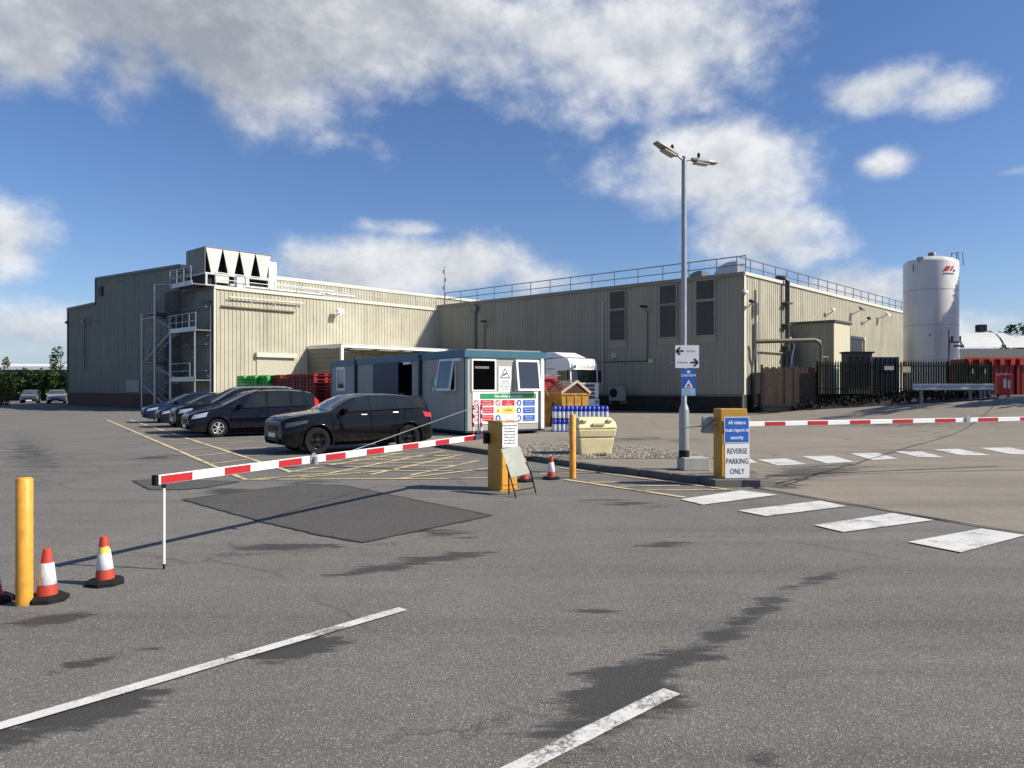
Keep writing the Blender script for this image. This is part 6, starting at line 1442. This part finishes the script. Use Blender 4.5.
mb=MB(); mb.hexa([(.47,-1.12,2.02),(.55,-1.12,2.02),(.55,1.12,2.02),(.47,1.12,2.02),(.44,-1.10,2.90),(.505,-1.10,2.90),(.505,1.10,2.90),(.44,1.10,2.90)]); mb.build('windscreen',GLASS,TXX)
mb=MB(); mb.hexa([(.42,-1.15,2.90),(.62,-1.10,2.86),(.62,1.10,2.86),(.42,1.15,2.90),(.36,-1.12,3.32),(.50,-1.05,3.30),(.50,1.05,3.30),(.36,1.12,3.32)]); vz=mb.build('sun_visor',TW,TXX,bevel=.03)
textobj('CULINA',.34,mat('logo_slate',(.10,.11,.13),.5),TXX,(.655,.12,3.09),(0,1,0),(-.27,0,.96),(1,0,.27),bold=.004)
mb=MB(); mb.box((.64,-.95,3.08),(.02,.22,.22)); mb.build('logo_mark',mat('logo_slate',(.10,.11,.13),.5),TXX)
mb=MB()
for z in (1.02,1.28,1.54,1.80): mb.box((.60,0,z),(.05,1.8,.13))
mb.box((.50,0,1.4),(.12,1.9,1.0)); mb.build('grille',mat('lorry_grille',(.10,.10,.11),.5),TXX)
mb=MB()
for z in (1.15,1.41,1.67): mb.box((.62,0,z),(.06,1.9,.07))
mb.box((.58,-1.02,1.5),(.10,.36,1.0)); mb.box((.58,1.02,1.5),(.10,.36,1.0)); mb.build('grille_bar',TW,TXX,bevel=.02)
mb=MB(); mb.box((.45,0,.62),(.5,2.45,.62)); mb.build('bumper',TW,TXX,bevel=.06)
for s in (-1,1):
    mb=MB(); mb.box((.69,s*.95,.72),(.04,.36,.24)); mb.build('headlight',HEADL,TXX,bevel=.02)
    mb=MB(); mb.box((-.35,s*1.262,2.45),(.85,.02,.72)); mb.build('side_window',GLASS,TXX)
    mb=MB(); mb.box((.50,s*1.42,2.45),(.16,.20,.80)); mb.box((.40,s*1.32,2.8),(.06,.22,.05)); mb.build('mirror',DARK,TXX,bevel=.03)
    mb=MB(); mb.box((-.35,s*1.258,1.55),(.02,.01,1.0)); mb.box((-.85,s*1.26,1.9),(.01,.012,1.8)); mb.build('door_seam',DARK,TXX)
    for wx_ in (-.35,-3.6):
        mb=MB(); mb.lathe([(.27,.02),(.30,.04),(.48,.03),(.51,-.03),(.51,-.26),(.2,-.28)],(0,0,0),24,True,'y'); mb.v=[(p[0]+wx_,s*(p[1]+1.2),p[2]+.51) for p in mb.v]; w_=mb.build('wheel',RUBBER,TXX,sharp=50)
        mb=MB(); mb.lathe([(.001,.0),(.10,.02),(.14,-.04),(.27,-.02),(.29,.02)],(0,0,0),20,True,'y'); mb.v=[(p[0]+wx_,s*(p[1]+1.2),p[2]+.51) for p in mb.v]; mb.build('rim',ALRIM,w_)
mb=MB(); mb.box((-2.6,0,.85),(4.6,.9,.3)); mb.box((-1.3,0,.75),(1.3,2.3,.5)); mb.box((-3.7,0,1.15),(1.2,1.0,.12)); mb.build('chassis',DARK,TXX)
mb=MB(); mb.box((-1.5,-1.266,2.95),(.9,.01,.05)); mb.box((-1.75,-1.266,2.1),(.35,.01,.35)); mb.build('livery_mark',mat('livery_rose',(.45,.15,.18),.5),TXX)
# AC unit near the warehouse wall
au=thing('condenser_unit','grey wall condenser unit low on the shaded warehouse wall right of the lorry','air conditioner',(0,0,0),world=True)
t_,z_=F2.pix(616,393,.8); mb=MB(); F2.box(mb,t_-.55,t_+.55,z_-.55,z_+.45,.35,.9); mb.build('casing',mat('ac_grey',(.35,.35,.33),.5),au,bevel=.02)
mb=MB(); c=F2.P(t_-.15,z_,.905); mb.lathe([(.001,0),(.33,0)],(0,0,0),20); ring=[c+F2.u*.33*math.cos(a)+Z*.33*math.sin(a) for a in [i*math.pi/10 for i in range(20)]]; mb=MB(); mb.plate(ring,.01); mb.build('fan_grille',DARK,au)
mb=MB(); F2.box(mb,t_-.5,t_-.4,z_-.8,z_-.55,.05,.9); F2.box(mb,t_+.4,t_+.5,z_-.8,z_-.55,.05,.9); mb.build('wall_bracket',GALVD,au)

# ------------------------------------------------------------------ vegetation and far background
def foliage(mb,c,rad,n,size,rr,flat=.7,clumps=None,ground=0):
    c=Vector(c); clumps=clumps or 14; cl=[]
    for i in range(clumps):
        while True:
            p=Vector((rr.uniform(-1,1),rr.uniform(-1,1),rr.uniform(-1,1)))
            if p.length<1: break
        cl.append((c+Vector((p.x*rad[0],p.y*rad[1],p.z*rad[2])),rr.uniform(.22,.45)))
    for i in range(n):
        cc,k=rr.choice(cl); d=Vector((rr.gauss(0,1),rr.gauss(0,1),rr.gauss(0,1))).normalized()*rr.random()**.4
        p=cc+Vector((d.x*rad[0]*k,d.y*rad[1]*k,d.z*rad[2]*k*1.0)); 
        if p.z<ground: p.z=ground+rr.random()*.5
        a=Vector((rr.gauss(0,1),rr.gauss(0,1),rr.gauss(0,1)*flat)).normalized(); b_=a.cross(Vector((rr.gauss(0,1),rr.gauss(0,1),rr.gauss(0,1)))).normalized(); s=size*rr.uniform(.6,1.3)
        mb.add([p-a*s,p-b_*s*.45,p+a*s,p+b_*s*.45],[(0,1,2,3)])
def tree(loc,h,cr,label,seed,n=2600,size=.22,trunk=.3,m=LEAF,grp=None,cl=16,cz=.62):
    rr=random.Random(seed); o=thing('tree',label,'tree',loc,0,grp)
    mb=MB(); mb.tube([(0,0,-.1),(.1,.05,h*.3),(0,.1,h*.6),(.15,0,h*.85)],[trunk,trunk*.75,trunk*.45,trunk*.12],8)
    for k in range(7):
        a=rr.uniform(0,6.28); z=h*rr.uniform(.35,.65); mb.tube([(0,0,z),(math.cos(a)*cr*.4,math.sin(a)*cr*.4,z+h*.12),(math.cos(a)*cr*.8,math.sin(a)*cr*.8,z+h*.2)],[trunk*.35,trunk*.2,trunk*.05],6)
    mb.build('trunk',BARK,o); mb=MB(); foliage(mb,(0,0,h*cz),(cr,cr,h*.36),n,size,rr,clumps=cl); mb.build('crown',m,o,recalc=False); return o
# hedge: a long run of dense shrubs
rr=random.Random(11)
hg=tag(None or (lambda: (lambda mb:[foliage(mb,(-74+i*1.5,96+rr.uniform(-.4,.4),2.15+rr.uniform(-.1,.1)),(1.5,.9,1.85),620,.20,rr,clumps=18,ground=.1) for i in range(27)] and mb)(MB()).build('hedge',LEAF,None,recalc=False))(),'tall dark green hedge behind the distant parked cars','hedge')
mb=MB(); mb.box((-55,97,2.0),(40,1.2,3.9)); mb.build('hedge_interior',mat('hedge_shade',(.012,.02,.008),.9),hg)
for (x,y,hh,lab,sd,mm) in ((-51.3,74.5,3.3,'olive and russet shrub at the left edge before the hedge',21,LEAFY),(-49.3,72.5,1.7,'low pale green bush at the left edge beside the russet shrub',22,LEAFY)):
    rr2=random.Random(sd); o=thing('bush',lab,'bush',(x,y,0),0,'shrubs at the left edge'); mb=MB(); foliage(mb,(0,0,hh*.5),(1.7,1.4,hh*.5),2600,.12,rr2,clumps=16,ground=0); mb.build('foliage',mm,o,recalc=False)
    mb=MB(); 
    for k in range(5): mb.tube([(0,0,0),(rr2.uniform(-.8,.8),rr2.uniform(-.5,.5),hh*.6)],[.05,.02],5)
    mb.build('stem',BARK,o)
tree((-66.6,112,0),7.3,1.3,'dark tree rising above the white roof beside the factory corner',31,420,.22,cl=8,cz=.72)
tree((-79,118,0),6.3,1.2,'reddish tree top showing at the far left edge above the white roof',33,700,.26,m=LEAFY,cl=8)
tree((64,96,0),10.6,2.6,'dark tree standing behind the curved white roofs at the right edge',32,1600,.30,cl=14,cz=.66)
fw_=thing('far_warehouse','long low building with a bright white roof showing above the hedge','building',(-80,130,0),world=True)
mb=MB(); mb.box((-80,136,2.4),(60,12,4.8)); mb.build('wall',mat('far_wall',(.3,.3,.3),.6),fw_); mb=MB(); mb.hexa([(-110,129.5,4.85),(-50,129.5,4.85),(-50,143,5.6),(-110,143,5.6),(-110,129.5,5.35),(-50,129.5,5.35),(-50,143,6.2),(-110,143,6.2)]); mb.build('roof',WHITEC,fw_)
# trees standing just outside the right of the photograph: their shade falls on the tank and the yard
tree((39.3,52.7,0),13.5,2.3,'tall tree beyond the right edge whose shade dapples the white tank',41,1900,.30,cl=12,cz=.70)
tree((31.0,35.2,0),11.0,3.4,'broad tree beyond the right edge shading the yard',42,2400,.32,cl=16)
tree((35.5,41.0,0),11.5,3.2,'second tree beyond the right edge shading the crash barrier',43,2200,.32,cl=16)
tree((50.0,47.0,0),13.0,3.6,'farthest tree beyond the right edge shading the red containers',44,2200,.34,cl=16)
# low soft hills / distant tree line so the horizon is not bare
rr=random.Random(9); mb=MB()
for s in range(3):
    Y=420+s*40; pts=[]
    for i in range(121):
        x=-700+i*12; pts.append((x,Y,4.5+2.2*math.sin(i*.37+s)+1.6*math.sin(i*1.3+s*2)+rr.uniform(0,1.0)))
    vs=[(x,y,-1) for x,y,z in pts]+pts; vs+=[(x,y+14,z+.5) for x,y,z in pts]; n=len(pts)
    mb.add(vs,[(i,i+1,n+i+1,n+i) for i in range(n-1)]+[(n+i,n+i+1,2*n+i+1,2*n+i) for i in range(n-1)])
o=mb.build('distant_woodland',mat('far_wood',(.035,.05,.03),.9,var=.3,scale=.2)); tag(o,'far-off low belt of woodland along the horizon','woodland',kind='stuff')

rr=random.Random(17); mb=MB(); bot_,top_=SHADE_STRIP  # near-black blades added over the strip of painted shade
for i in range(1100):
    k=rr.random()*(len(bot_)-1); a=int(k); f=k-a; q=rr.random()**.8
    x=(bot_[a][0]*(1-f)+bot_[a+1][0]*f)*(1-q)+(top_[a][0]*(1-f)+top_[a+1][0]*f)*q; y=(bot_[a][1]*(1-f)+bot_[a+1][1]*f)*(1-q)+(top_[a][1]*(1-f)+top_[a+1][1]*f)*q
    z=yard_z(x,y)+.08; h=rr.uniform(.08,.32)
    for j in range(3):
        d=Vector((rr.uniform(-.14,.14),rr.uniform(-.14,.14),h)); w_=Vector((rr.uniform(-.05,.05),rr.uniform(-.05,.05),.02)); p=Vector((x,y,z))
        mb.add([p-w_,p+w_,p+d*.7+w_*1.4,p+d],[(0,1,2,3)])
tag(mb.build('shade_cover',leafmat('shade_cover_dark',(.007,.010,.005),(.012,.011,.007)),recalc=False),'dark ground cover added as painted shade below the palisade fence','ground cover',kind='stuff')
